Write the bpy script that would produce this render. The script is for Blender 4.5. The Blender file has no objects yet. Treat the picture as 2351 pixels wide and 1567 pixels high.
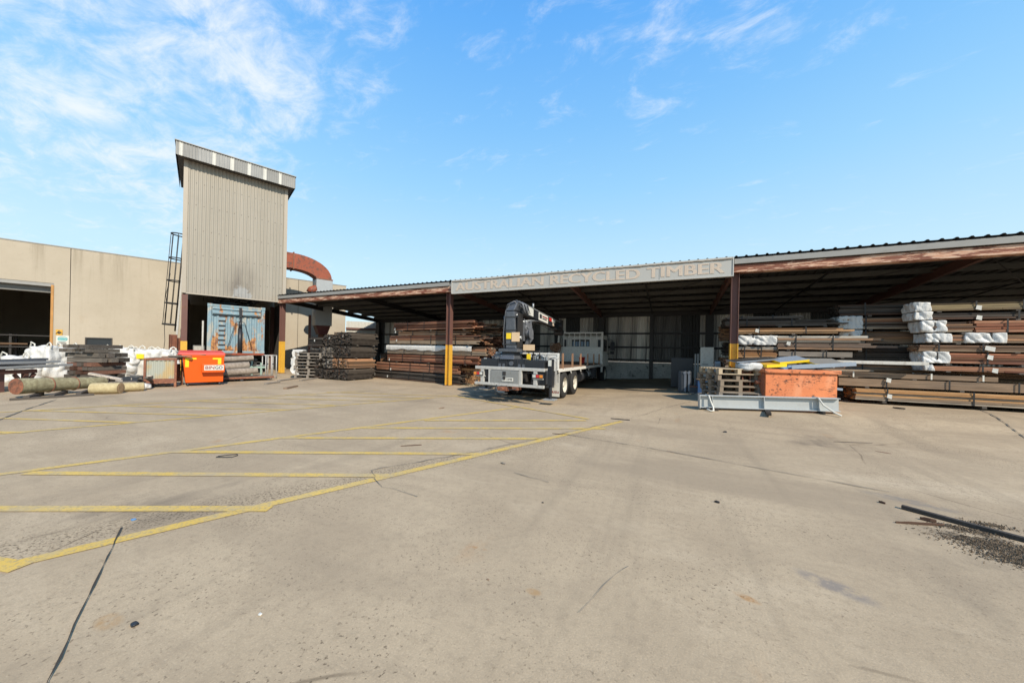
import bpy, bmesh, math, random
from mathutils import Vector, Matrix, noise, Euler
random.seed(7)
R = math.radians
S = bpy.context.scene
COL = S.collection
# ------------------------------------------------------------------ camera
F_PX, W_PX = 780.0, 2351.0
CX, CY, ROLL, YAW, CAMH = 1175.5, 808.0, 0.0215, R(24.96), 1.5
cam = bpy.data.objects.new('camera', bpy.data.cameras.new('camera'))
COL.objects.link(cam)
cam.matrix_world = (Matrix.Translation((0, 0, CAMH)) @ Matrix.Rotation(YAW, 4, 'Z')
                    @ Matrix.Rotation(R(90), 4, 'X') @ Matrix.Rotation(ROLL, 4, 'Z'))
cam.data.sensor_width = 36.0
cam.data.lens = 36.0 * F_PX / W_PX
cam.data.shift_y = (CY - 783.5) / W_PX
cam.data.clip_end = 3000
S.camera = cam
# ------------------------------------------------------------------ sun, sky, exposure
SUN_DIR = Vector((1.05, -0.64, 1.0)).normalized()      # towards the sun
SUN_EL = math.asin(SUN_DIR.z)
sun = bpy.data.objects.new('sun', bpy.data.lights.new('sun', 'SUN'))
COL.objects.link(sun)
sun.data.energy = 4.8
sun.data.angle = R(0.5)
sun.data.color = (1.0, 0.90, 0.755)
sun.rotation_euler = SUN_DIR.to_track_quat('Z', 'Y').to_euler()
sun.location = (20, -10, 40)
S.view_settings.view_transform = 'Standard'
S.view_settings.look = 'None'
S.view_settings.gamma = 1.0
S.view_settings.exposure = 0.18
world = bpy.data.worlds.new('World')
S.world = world
world.use_nodes = True
def build_world():
    nt = world.node_tree
    N, L = nt.nodes, nt.links
    N.clear()
    out = N.new('ShaderNodeOutputWorld'); bg = N.new('ShaderNodeBackground')
    bg.inputs[1].default_value = 0.10
    sky = N.new('ShaderNodeTexSky'); sky.sky_type = 'NISHITA'; sky.sun_disc = False
    sky.sun_elevation = SUN_EL
    sky.sun_rotation = math.atan2(SUN_DIR.x, SUN_DIR.y)
    sky.air_density = 1.0; sky.dust_density = 0.4; sky.ozone_density = 2.0
    hs = N.new('ShaderNodeHueSaturation'); hs.inputs['Saturation'].default_value = 1.3
    hs.inputs['Value'].default_value = 1.9
    L.new(sky.outputs[0], hs.inputs['Color'])
    tc = N.new('ShaderNodeTexCoord')
    sep = N.new('ShaderNodeSeparateXYZ'); L.new(tc.outputs['Generated'], sep.inputs[0])
    def m(op, a, b=None, clamp=False):
        n = N.new('ShaderNodeMath'); n.operation = op; n.use_clamp = clamp
        for i, v in enumerate((a, b)):
            if v is None: continue
            if isinstance(v, (int, float)): n.inputs[i].default_value = v
            else: L.new(v, n.inputs[i])
        return n.outputs[0]
    hz = N.new('ShaderNodeValToRGB'); L.new(sep.outputs[2], hz.inputs[0])     # pale air low down, deep blue overhead
    st = [(0.0, (.66, .84, .93)), (.2, (.60, .84, .98)), (.3, (.49, .775, .99)), (.42, (.355, .685, .99)), (.55, (.245, .575, .99)), (.70, (.145, .455, .97)), (.85, (.07, .30, .78)), (1.0, (.04, .17, .48))]
    while len(hz.color_ramp.elements) < len(st): hz.color_ramp.elements.new(.5)
    for e_, (p_, c_) in zip(hz.color_ramp.elements, st): e_.position = p_; e_.color = (*c_, 1)
    hm = N.new('ShaderNodeMix'); hm.data_type = 'RGBA'; hm.blend_type = 'MULTIPLY'; hm.inputs[0].default_value = 1.0; hm.inputs[7].default_value = (9.2, 9.2, 9.2, 1); L.new(hz.outputs[0], hm.inputs[6])
    sm = N.new('ShaderNodeMix'); sm.data_type = 'RGBA'; sm.inputs[0].default_value = .9; L.new(hs.outputs[0], sm.inputs[6]); L.new(hm.outputs[2], sm.inputs[7])
    zz = m('ADD', m('MAXIMUM', sep.outputs[2], 0.0), 0.12)
    px, py = m('DIVIDE', sep.outputs[0], zz), m('DIVIDE', sep.outputs[1], zz)
    cmb = N.new('ShaderNodeCombineXYZ'); L.new(px, cmb.inputs[0]); L.new(py, cmb.inputs[1])
    # warp + wispy cirrus noise
    nw = N.new('ShaderNodeTexNoise'); nw.inputs['Scale'].default_value = 1.6; nw.inputs['Detail'].default_value = 3
    L.new(cmb.outputs[0], nw.inputs['Vector'])
    mix = N.new('ShaderNodeMix'); mix.data_type = 'VECTOR'; mix.inputs[0].default_value = 0.16
    L.new(cmb.outputs[0], mix.inputs[4]); L.new(nw.outputs['Color'], mix.inputs[5])
    mp = N.new('ShaderNodeMapping'); mp.inputs['Rotation'].default_value = (0, 0, R(62)); mp.inputs['Scale'].default_value = (1.0, 1.7, 1)
    L.new(mix.outputs[1], mp.inputs[0])
    n1 = N.new('ShaderNodeTexNoise'); n1.inputs['Scale'].default_value = 6.5; n1.inputs['Detail'].default_value = 12; n1.inputs['Roughness'].default_value = 0.66
    n1.inputs['Distortion'].default_value = 0.35
    L.new(mp.outputs[0], n1.inputs['Vector'])
    def lobe(d, c0, c1):
        v = Vector(d).normalized()
        dp = N.new('ShaderNodeVectorMath'); dp.operation = 'DOT_PRODUCT'
        nm = N.new('ShaderNodeVectorMath'); nm.operation = 'NORMALIZE'
        L.new(tc.outputs['Generated'], nm.inputs[0])
        L.new(nm.outputs[0], dp.inputs[0]); dp.inputs[1].default_value = v
        mr = N.new('ShaderNodeMapRange'); mr.interpolation_type = 'SMOOTHSTEP'
        L.new(dp.outputs['Value'], mr.inputs[0])
        mr.inputs[1].default_value = c0; mr.inputs[2].default_value = c1
        return mr.outputs[0]
    fw = Vector((-math.sin(YAW), math.cos(YAW), 0)); rt = Vector((math.cos(YAW), math.sin(YAW), 0)); up = Vector((0, 0, 1))
    def dirp(x, y): return fw * F_PX + rt * (x - CX) + up * (CY - 0.0 - y)
    big = m('MULTIPLY', lobe(dirp(110, 110), 0.90, 0.985), 0.145)
    big2 = m('MULTIPLY', lobe(dirp(360, 240), 0.965, 0.998), 0.13)
    mid = m('MULTIPLY', lobe(dirp(660, 40), 0.975, 0.999), 0.14)
    hi = m('MULTIPLY', lobe(dirp(1250, -20), 0.88, 0.985), 0.055)
    hi2 = m('MULTIPLY', lobe(dirp(1640, -40), 0.95, 0.995), 0.05)
    tot = m('ADD', m('ADD', big, big2), m('ADD', m('ADD', mid, hi), hi2))
    fac = m('ADD', n1.outputs['Fac'], tot)
    mr = N.new('ShaderNodeMapRange'); mr.interpolation_type = 'SMOOTHSTEP'
    mr.inputs[1].default_value = 0.565; mr.inputs[2].default_value = 1.02; mr.inputs[4].default_value = 0.85
    L.new(fac, mr.inputs[0])
    cm = N.new('ShaderNodeMix'); cm.data_type = 'RGBA'
    L.new(mr.outputs[0], cm.inputs[0]); L.new(sm.outputs[2], cm.inputs[6]); cm.inputs[7].default_value = (8.4, 8.8, 9.3, 1)
    L.new(cm.outputs[2], bg.inputs[0]); L.new(bg.outputs[0], out.inputs[0])
build_world()
# ------------------------------------------------------------------ geometry of the place
def sst(t):
    t = max(0.0, min(1.0, t)); return t * t * (3 - 2 * t)
def zg(a, b):                                # height of the yard: rises gently to the right and under the shed
    return 0.32 * sst((a + 4) / 7) * sst((b - 8) / 4) + 0.13 * sst((b - 12.2) / 7)
_fw = Vector((-math.sin(YAW), math.cos(YAW), 0)); _rt = Vector((math.cos(YAW), math.sin(YAW), 0)); _up = Vector((0, 0, 1))
_C = Vector((0, 0, CAMH))
def ray(x, y):
    u, v = x - CX, y - CY
    c, s = math.cos(ROLL), math.sin(ROLL)
    return _fw * F_PX + _rt * (c * u + s * v) - _up * (-s * u + c * v)
def atz(x, y, z): d = ray(x, y); return _C + d * ((z - CAMH) / d.z)
def G(x, y):                                 # surveyed ground point
    z = 0.0
    for _ in range(25):
        p = atz(x, y, z); z = 0.5 * z + 0.5 * zg(p.x, p.y)
    return atz(x, y, z)
def ata(x, y, a): d = ray(x, y); return d * (a / d.x) + _C
def atb(x, y, b): d = ray(x, y); return d * (b / d.y) + _C
def atp(x, y, P, ang):                       # on the upright plane through P with heading ang
    n = Vector((-math.sin(ang), math.cos(ang), 0)); d = ray(x, y)
    return _C + d * ((P - _C).dot(n) / d.dot(n))
WR = R(-22.5)                                # the warehouse, its tower and the bay lines stand 22.5 degrees off the shed
WM = Matrix.Rotation(WR, 3, 'Z'); WI = WM.inverted()
def wl(p): return WI @ Vector(p)
def ww(a, b, z=0): return WM @ Vector((a, b, z))
def wa(x, y, a): d = WI @ ray(x, y); return d * (a / d.x) + _C          # in the warehouse frame
def rebase(t, a, b):
    t.location = ww(a, b); t.rotation_euler = (0, 0, WR)
    for c in t.children: c.location = c.location - Vector((a, b, 0))
def atd(x, y, dep): d = ray(x, y); return _C + d * (dep / F_PX)
# ------------------------------------------------------------------ materials
MATS = {}
class M:
    def __init__(s, name, rough=0.7, metal=0.0, spec=0.4):
        s.m = bpy.data.materials.new(name); s.m.use_nodes = True
        s.nt = s.m.node_tree; s.N = s.nt.nodes; s.L = s.nt.links
        s.b = s.N['Principled BSDF']; s.b.inputs['Roughness'].default_value = rough
        s.b.inputs['Metallic'].default_value = metal; s.b.inputs['Specular IOR Level'].default_value = spec
        s._tc = None; MATS[name] = s.m
    def coord(s, scale=(1, 1, 1), rot=(0, 0, 0), loc=(0, 0, 0), kind='Object'):
        if s._tc is None: s._tc = s.N.new('ShaderNodeTexCoord')
        mp = s.N.new('ShaderNodeMapping')
        mp.inputs['Scale'].default_value = scale; mp.inputs['Rotation'].default_value = rot; mp.inputs['Location'].default_value = loc
        s.L.new(s._tc.outputs[kind], mp.inputs[0]); return mp.outputs[0]
    def noise(s, scale, detail=6, rough=0.55, stretch=(1, 1, 1), rot=(0, 0, 0), dist=0.0, loc=(0, 0, 0)):
        n = s.N.new('ShaderNodeTexNoise'); n.inputs['Scale'].default_value = scale; n.inputs['Detail'].default_value = detail
        n.inputs['Roughness'].default_value = rough; n.inputs['Distortion'].default_value = dist
        s.L.new(s.coord(stretch, rot, loc), n.inputs['Vector']); return n.outputs['Fac']
    def voro(s, scale, stretch=(1, 1, 1), rot=(0, 0, 0), feat='F1'):
        n = s.N.new('ShaderNodeTexVoronoi'); n.inputs['Scale'].default_value = scale; n.feature = feat
        s.L.new(s.coord(stretch, rot), n.inputs['Vector']); return n.outputs['Distance']
    def rng(s, f, a, b, c=0.0, d=1.0, smooth=False):
        n = s.N.new('ShaderNodeMapRange')
        if smooth: n.interpolation_type = 'SMOOTHSTEP'
        s.L.new(f, n.inputs[0])
        for i, v in enumerate((a, b, c, d)): n.inputs[i + 1].default_value = v
        return n.outputs[0]
    def math(s, op, a, b):
        n = s.N.new('ShaderNodeMath'); n.operation = op
        for i, v in enumerate((a, b)):
            if isinstance(v, (int, float)): n.inputs[i].default_value = v
            else: s.L.new(v, n.inputs[i])
        return n.outputs[0]
    def mix(s, f, a, b, mode='MIX'):
        n = s.N.new('ShaderNodeMix'); n.data_type = 'RGBA'; n.blend_type = mode
        for i, v in ((0, f), (6, a), (7, b)):
            if isinstance(v, (int, float)): n.inputs[i].default_value = v
            elif isinstance(v, tuple): n.inputs[i].default_value = (*v[:3], 1)
            else: s.L.new(v, n.inputs[i])
        return n.outputs[2]
    def ramp(s, f, stops, const=False):
        n = s.N.new('ShaderNodeValToRGB'); cr = n.color_ramp
        if const: cr.interpolation = 'CONSTANT'
        while len(cr.elements) < len(stops): cr.elements.new(0.5)
        for e, (p, c) in zip(cr.elements, stops): e.position = p; e.color = (*c, 1)
        s.L.new(f, n.inputs[0]); return n.outputs[0]
    def island(s):
        return s.N.new('ShaderNodeNewGeometry').outputs['Random Per Island']
    def objrand(s):
        return s.N.new('ShaderNodeObjectInfo').outputs['Random']
    def sep(s, kind='Object'):
        n = s.N.new('ShaderNodeSeparateXYZ'); s.L.new(s.coord(kind=kind), n.inputs[0]); return n.outputs
    def col(s, c):
        if isinstance(c, tuple): s.b.inputs['Base Color'].default_value = (*c, 1)
        else: s.L.new(c, s.b.inputs['Base Color'])
        return s
    def bump(s, f, strength=0.3, dist=0.02):
        n = s.N.new('ShaderNodeBump'); n.inputs['Strength'].default_value = strength; n.inputs['Distance'].default_value = dist
        s.L.new(f, n.inputs['Height']); s.L.new(n.outputs[0], s.b.inputs['Normal']); return s
    def rough(s, f): s.L.new(f, s.b.inputs['Roughness']); return s

def worn(name, c, dark=0.72, scale=2.0, rough=0.6, metal=0.0, grime=(0.10, 0.08, 0.06), g=0.35, bump=0.12, stretch=(1, 1, 1)):
    m = M(name, rough, metal)
    n = m.noise(scale, 8, 0.6, stretch); n2 = m.noise(scale * 7, 6, 0.6, stretch)
    c1 = m.mix(m.rng(n, 0.3, 0.7), tuple(x * dark for x in c), c)
    c2 = m.mix(m.rng(n2, 0.5, 0.78, 0, g), c1, grime)
    m.col(c2); m.bump(n2, bump, 0.01); return m.m
def peel(name, paint, rust1, rust2, lo=0.5, hi=0.56, scale=3.0, rough=0.65, stretch=(1, 1, 1), metal=0.0, fine=True):
    m = M(name, rough, metal)
    n = m.noise(scale, 10, 0.68, stretch, dist=0.3); n2 = m.noise(scale * 5, 8, 0.6, stretch); n3 = m.noise(scale * .4, 4)
    rc = m.mix(m.rng(n2, 0.35, 0.65), rust1, rust2)
    pc = m.mix(m.rng(n3, 0.3, 0.7), tuple(x * 0.8 for x in paint), paint)
    f = m.rng(n, lo, hi)
    m.col(m.mix(f, pc, rc)); m.bump(n, 0.25, 0.008); return m.m
def wood(name, cols, rough=0.8, grain=0.55, dirt=0.4):
    m = M(name, rough, 0, 0.2)
    if len(cols) > 3: cols = list(cols) + [tuple(min(.8, x * 1.55) for x in cols[0]), tuple(x * .38 for x in cols[1])]
    st = [(i / len(cols), c) for i, c in enumerate(cols)]
    base = m.ramp(m.island(), st, True)
    gr = m.noise(14, 8, 0.6, (0.12, 2.2, 2.2)); bl = m.noise(1.7, 5, 0.6, (0.5, 2, 2))
    fine = m.noise(60, 4, 0.6, (0.06, 1, 1))
    c = m.mix(m.rng(gr, 0.35, 0.75, 0, grain), base, (0.03, 0.022, 0.016), 'MIX')
    c = m.mix(m.rng(bl, 0.45, 0.75, 0, dirt), c, (0.11, 0.095, 0.08))
    c = m.mix(m.rng(fine, 0.55, 0.8, 0, 0.5), c, (0.02, 0.016, 0.012))
    m.col(c); m.bump(gr, 0.3, 0.006); return m.m
def plain(name, c, rough=0.6, metal=0.0, spec=0.4):
    return worn(name, c, 0.85, 3.0, rough, metal, tuple(x * 0.35 + 0.01 for x in c), 0.35, 0.05)

# woods
wood('wood_red', [(.42, .175, .095), (.32, .125, .07), (.48, .235, .135), (.25, .10, .062), (.38, .19, .115)])
wood('wood_brown', [(.34, .185, .10), (.42, .25, .14), (.22, .13, .08), (.37, .195, .10), (.27, .185, .12)])
wood('wood_mixed', [(.30, .15, .085), (.16, .10, .07), (.36, .20, .11), (.20, .16, .125), (.42, .32, .22), (.24, .10, .06)])
wood('wood_grey', [(.20, .175, .145), (.15, .13, .11), (.26, .225, .185), (.11, .095, .08)])
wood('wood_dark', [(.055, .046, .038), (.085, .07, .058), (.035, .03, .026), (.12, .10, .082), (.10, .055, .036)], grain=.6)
wood('wood_orange', [(.50, .27, .12), (.40, .20, .085), (.30, .15, .07), (.55, .33, .17)])
wood('wood_khaki', [(.30, .22, .11), (.25, .18, .09), (.34, .26, .14), (.21, .15, .08)])
wood('wood_lowest', [(.52, .27, .11), (.34, .24, .16), (.26, .19, .13), (.60, .34, .15), (.40, .33, .25)], grain=.55)
wood('wood_tan', [(.40, .28, .175), (.34, .235, .15), (.46, .33, .21), (.29, .20, .13)], grain=.6)
wood('wood_pale', [(.62, .50, .34), (.55, .43, .28), (.66, .55, .39), (.50, .40, .27)], grain=.35, dirt=.25)
wood('wood_weathered', [(.38, .34, .29), (.32, .28, .23), (.44, .39, .33), (.27, .235, .195)], grain=.5)
wood('wood_paint_flaked', [(.62, .58, .50), (.50, .44, .36), (.22, .15, .11), (.68, .65, .59), (.40, .24, .14)], grain=.75, dirt=.55)
def logmat(name, c1, c2):
    m = M(name, .85, 0, .2)
    g = m.noise(9, 8, .6, (0.10, 1.6, 1.6)); b = m.noise(1.6, 5, .6)
    c = m.mix(m.rng(g, .35, .7), c1, c2); c = m.mix(m.rng(b, .45, .75, 0, .5), c, tuple(x * .6 for x in c2))
    m.col(c); m.bump(g, .5, .01); return m.m
logmat('log_green', (.36, .33, .20), (.20, .165, .095)); logmat('log_yellow', (.50, .42, .24), (.36, .28, .15)); logmat('log_grey', (.36, .31, .255), (.20, .165, .13))
def endmat(name, c1, c2):
    m = M(name, .9, 0, .1)
    n = m.noise(7, 8, .65); v = m.voro(5)
    m.col(m.mix(m.rng(n, .38, .62), c1, c2)); return m.m
endmat('log_end_red', (.30, .12, .07), (.10, .06, .045)); endmat('log_end_pale', (.48, .34, .19), (.30, .2, .11))
# metals and paints
plain('black_paint', (.022, .024, .028), .42); plain('dark_steel', (.045, .042, .04), .55, .3)
worn('crane_grey', (.10, .108, .122), .75, 3, .36, .2, (.26, .25, .24), .35)
worn('white_paint', (.60, .575, .51), .86, 1.8, .5, 0, (.20, .15, .10), .55, .08)
worn('truck_grey', (.23, .235, .225), .85, 2, .5, 0, (.12, .10, .08), .4)
worn('truck_white', (.72, .70, .64), .86, 1.8, .5, 0, (.22, .16, .10), .5, .08)
worn('hose_grey', (.12, .125, .135), .8, 6, .45, 0, (.3, .3, .3), .4)
worn('pale_grey_paint', (.47, .46, .425), .86, 2.2, .5, 0, (.16, .13, .10), .55)
plain('rubber', (.028, .027, .026), .85); worn('wheel_rim', (.66, .62, .52), .8, 4, .55, 0, (.15, .10, .06), .6)
peel('brown_steel', (.155, .075, .06), (.10, .05, .035), (.20, .09, .05), .55, .66, 2.5)
peel('rusty_beam', (.23, .085, .05), (.62, .45, .33), (.48, .24, .14), .50, .53, 3.6, .75, (0.40, 1, 3.0))
peel('rust_steel', (.22, .085, .05), (.12, .055, .035), (.36, .15, .075), .45, .6, 4)
peel('rust_duct', (.30, .075, .035), (.12, .05, .035), (.16, .06, .035), .53, .57, 4.5)
peel('dark_red', (.13, .035, .028), (.07, .03, .025), (.18, .06, .04), .5, .6, 3)
worn('yellow_paint', (.70, .39, .045), .85, 3, .55, 0, (.25, .13, .05), .6)
worn('jamb_orange', (.50, .25, .07), .75, 3, .6, 0, (.2, .1, .05), .5)
worn('yellow_bright', (.90, .62, .02), .92, 3, .5, 0, (.45, .3, .05), .2)
worn('bin_orange', (.72, .10, .004), .93, 1.5, .42, 0, (.35, .09, .03), .12, .03)
worn('bin_lid_red', (.66, .060, .045), .9, 2, .45, 0, (.3, .07, .05), .15, .03)
peel('skip_orange_old', (.62, .19, .07), (.07, .04, .03), (.30, .10, .045), .545, .565, 3.4, .7)
m_ = M('skip_orange', .65)
_a = m_.rng(m_.noise(7, 10, .72, dist=.3), .585, .61); _b = m_.math('MULTIPLY', m_.rng(m_.noise(2.6, 6, .65, (.8, 1, 1.6)), .50, .60), m_.rng(m_.noise(22, 6, .7, (.4, 1, 1)), .50, .55)); _z = m_.sep()[2]; _c = m_.math('MULTIPLY', m_.rng(_z, .22, .04, 0, 1), m_.rng(m_.noise(14, 6, .7), .45, .55))
_p = m_.mix(m_.rng(m_.noise(1.2, 6, .6), .3, .7), (.52, .155, .06), (.66, .22, .085)); _p = m_.mix(m_.rng(m_.noise(2, 6, .6, (1, 1, .4)), .55, .7, 0, .5), _p, (.70, .33, .18))
_r = m_.mix(m_.rng(m_.noise(12, 6, .6), .4, .6), (.06, .035, .025), (.26, .09, .04)); m_.col(m_.mix(m_.math('MAXIMUM', m_.math('MAXIMUM', _a, _b), _c), _p, _r)); m_.bump(_a, .2, .006)
peel('skip_orange_inner', (.36, .13, .07), (.12, .06, .04), (.25, .10, .06), .5, .56, 3)
m_ = M('container_blue', .6, 0.0)
_n = m_.noise(1.9, 10, .7, (1, 1.7, .45)); _n2 = m_.noise(7, 8, .6); _s = m_.sep()
_low = m_.rng(_s[2], 0.9, 0.0, 0, .15)
_f = m_.rng(m_.math('ADD', _n, _low), .545, .60)
_p = m_.mix(m_.rng(_n2, .3, .7), (.17, .265, .32), (.235, .33, .365))
_p = m_.mix(m_.rng(m_.noise(2.2, 6, .6, (1, 1.3, .5), loc=(4, 1, 2)), .54, .60), _p, (.36, .36, .32))
m_.col(m_.mix(_f, _p, m_.mix(m_.rng(_n2, .4, .6), (.20, .085, .045), (.50, .25, .09)))); m_.bump(_n2, .15, .01)
worn('galvanised', (.38, .39, .385), .88, 3, .45, .35, (.28, .28, .28), .3)
worn('beam_grey', (.44, .455, .44), .93, 1.2, .5, .0, (.25, .25, .24), .22)
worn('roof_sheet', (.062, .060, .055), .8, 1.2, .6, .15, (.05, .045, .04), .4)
worn('gutter_grey', (.30, .295, .275), .9, 1.5, .55, 0, (.16, .13, .10), .35, .05, (.3, 1, 1))
worn('purlin_grey', (.115, .112, .10), .8, 2, .6, .1, (.06, .05, .04), .4)
worn('purlin_light', (.27, .265, .245), .85, 2, .5, .2, (.15, .14, .13), .4)
worn('clear_sheet', (.60, .59, .53), .9, 2, .5, 0, (.4, .38, .33), .3)
worn('zinc_patch', (.31, .305, .285), .85, 2, .45, .3, (.2, .19, .18), .4)
plain('glass_dark', (.03, .035, .04), .15); plain('window_frame', (.05, .045, .04), .5)
worn('sign_face', (.43, .42, .385), .95, .6, .6, 0, (.40, .36, .30), .3, .03); plain('sign_letter', (.60, .49, .385), .65)
worn('sign_edge', (.50, .49, .45), .9, 2, .6, 0, (.3, .27, .22), .4)
plain('white_card', (.66, .64, .57), .7); plain('red_plastic', (.55, .035, .03), .4); plain('amber_lens', (.75, .25, .03), .3)
plain('ink_dark', (.03, .03, .035), .6); plain('ink_red', (.28, .03, .03), .6); plain('ink_teal', (.10, .40, .42), .6)
plain('strap_black', (.02, .02, .02), .6); plain('blue_plastic', (.04, .09, .20), .4); plain('dark_plastic', (.045, .05, .058), .5)
worn('white_strap', (.62, .60, .53), .92, 5, .8, 0, (.4, .36, .3), .25); plain('mint_paint', (.33, .46, .38), .6)
worn('tarp_grey', (.33, .33, .32), .85, 2, .7, 0, (.12, .11, .10), .5); worn('cardboard', (.48, .36, .25), .88, 4, .85, 0, (.3, .2, .13), .4)
plain('cable_black', (.03, .03, .03), .6); worn('junk_dark', (.10, .095, .085), .6, 6, .8, 0, (.3, .28, .24), .5, .4)
worn('blue_sheet', (.10, .24, .46), .9, 3, .5); worn('slate_steel', (.26, .31, .37), .9, 2, .5, .1, (.12, .12, .12), .3)
worn('graphite_pipe', (.13, .14, .155), .8, 2, .5, .1, (.30, .29, .28), .4)
def plastic(name, c):
    m = M(name, .42, 0, .5)
    w = m.noise(6, 5, .6, (1, 1, .35), dist=1.6); w2 = m.noise(19, 4, .6, (1, 1, .5), dist=.8); d = m.noise(2, 5)
    m.col(m.mix(m.rng(d, .5, .8, 0, .5), c, tuple(x * .55 for x in c))); m.bump(m.math('ADD', w, m.math('MULTIPLY', w2, .45)), .75, .025); return m.m
plastic('bag_white', (.60, .585, .54)); plastic('wrap_white', (.56, .555, .53)); plastic('wrap_dull', (.48, .48, .46))
# concrete walls with run-off streaks
def wallmat():
    m = M('wall_concrete', .85, 0, .2)
    s = m.sep()
    a = m.noise(.5, 6, .6); st = m.noise(2.2, 7, .65, (1, 1, .05)); f = m.noise(9, 8, .65); cl = m.noise(1.4, 5, .6, (1, 1, .35))
    c = m.mix(m.rng(a, .3, .7), (.39, .338, .258), (.45, .395, .31))
    top = m.rng(s[2], 4.0, 6.4, .0, 1)
    c = m.mix(m.math('MULTIPLY', m.rng(st, .52, .72), m.math('ADD', m.math('MULTIPLY', top, .7), .14)), c, (.20, .165, .115))
    c = m.mix(m.rng(f, .55, .8, 0, .28), c, (.24, .20, .15)); c = m.mix(m.rng(cl, .62, .75, 0, .25), c, (.40, .27, .16))
    low = m.rng(s[2], 1.2, 0.0, 0, .4); c = m.mix(low, c, (.25, .22, .175))
    m.col(c); m.bump(f, .12, .01)
wallmat()
def cladmat(name, c1, c2, soot=False):
    m = M(name, .5, .05, .4)
    st = m.noise(2.2, 7, .6, (1, 1, .04)); n = m.noise(1.2, 6, .6); f = m.noise(18, 5, .6)
    c = m.mix(m.rng(st, .3, .7), c1, c2); c = m.mix(m.rng(n, .55, .8, 0, .3), c, tuple(x * .72 for x in c1)); c = m.mix(m.rng(f, .58, .8, 0, .2), c, tuple(x * .5 for x in c1))
    if soot:                                     # soot fan above the loading bay and a scuffed bare patch
        s = m.sep(); dy = m.math('ABSOLUTE', m.math('SUBTRACT', s[1], 2.3), 0.0)
        g = m.math('MULTIPLY', m.rng(dy, 1.05, 0.0, 0, 1, True), m.rng(s[2], 2.6, .5, 0, 1, True))
        g = m.math('MULTIPLY', g, m.rng(m.noise(3, 6, .6, (1, 1, .25)), .25, .65))
        c = m.mix(m.math('MULTIPLY', g, .85), c, (.13, .11, .095))
        h = m.math('MULTIPLY', m.rng(m.math('ABSOLUTE', m.math('SUBTRACT', s[1], 2.35), 0.0), .55, .2, 0, 1, True), m.rng(s[2], 1.0, .1, 0, 1, True))
        c = m.mix(m.rng(m.math('MULTIPLY', h, m.rng(m.noise(4, 6, .6), .3, .6)), .25, .4, 0, .7), c, (.34, .345, .34))
        e = m.math('MULTIPLY', m.rng(m.math('ABSOLUTE', m.math('SUBTRACT', s[1], .6), 0.0), .55, .2, 0, 1, True), m.rng(s[2], .8, .1, 0, 1, True))
        c = m.mix(m.rng(m.math('MULTIPLY', e, m.rng(m.noise(5, 6, .6), .3, .6)), .3, .4, 0, .5), c, (.34, .30, .25))
    if soot:                                     # rows of roofing screws
        fy = m.math('ABSOLUTE', m.math('SUBTRACT', m.math('FRACT', m.math('DIVIDE', s[1], .30), 0.0), .5), 0.0); dot = m.rng(fy, .09, .05); rows = None
        for z_ in (.75, 1.95, 3.2, 4.45, 5.55):
            k_ = m.rng(m.math('ABSOLUTE', m.math('SUBTRACT', s[2], z_), 0.0), .03, .015); rows = k_ if rows is None else m.math('MAXIMUM', rows, k_)
        c = m.mix(m.math('MULTIPLY', dot, m.math('MULTIPLY', rows, .7)), c, (.10, .085, .07))
    m.col(c); return m.m
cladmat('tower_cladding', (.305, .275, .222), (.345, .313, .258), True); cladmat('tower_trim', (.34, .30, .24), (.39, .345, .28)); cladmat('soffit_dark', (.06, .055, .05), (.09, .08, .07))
def backmat():
    m = M('old_corrugated', .6, .25)
    st = m.noise(3.5, 8, .7, (1, 1, .05)); sheet = m.ramp(m.objrand(), [(0, (.50, .48, .44)), (.22, (.06, .06, .057)), (.45, (.80, .77, .70)), (.62, (.16, .155, .145)), (.8, (.60, .56, .50))], True)
    c = m.mix(m.rng(st, .5, .74), sheet, (.04, .039, .036)); r = m.noise(2.2, 6, .6)
    m.col(m.mix(m.rng(r, .62, .72, 0, .6), c, (.16, .09, .05)))
backmat()
def stonemat():
    m = M('retaining_concrete', .9, 0, .2)
    n = m.noise(1.2, 8, .65); f = m.noise(12, 8, .7); v = m.rng(m.noise(3, 6, .7), .58, .68)
    c = m.mix(m.rng(n, .35, .65), (.34, .335, .31), (.50, .49, .455)); c = m.mix(m.rng(f, .5, .75, 0, .6), c, (.13, .125, .11)); m.col(m.mix(v, c, (.12, .115, .10))); m.bump(f, .5, .02)
stonemat()
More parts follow.
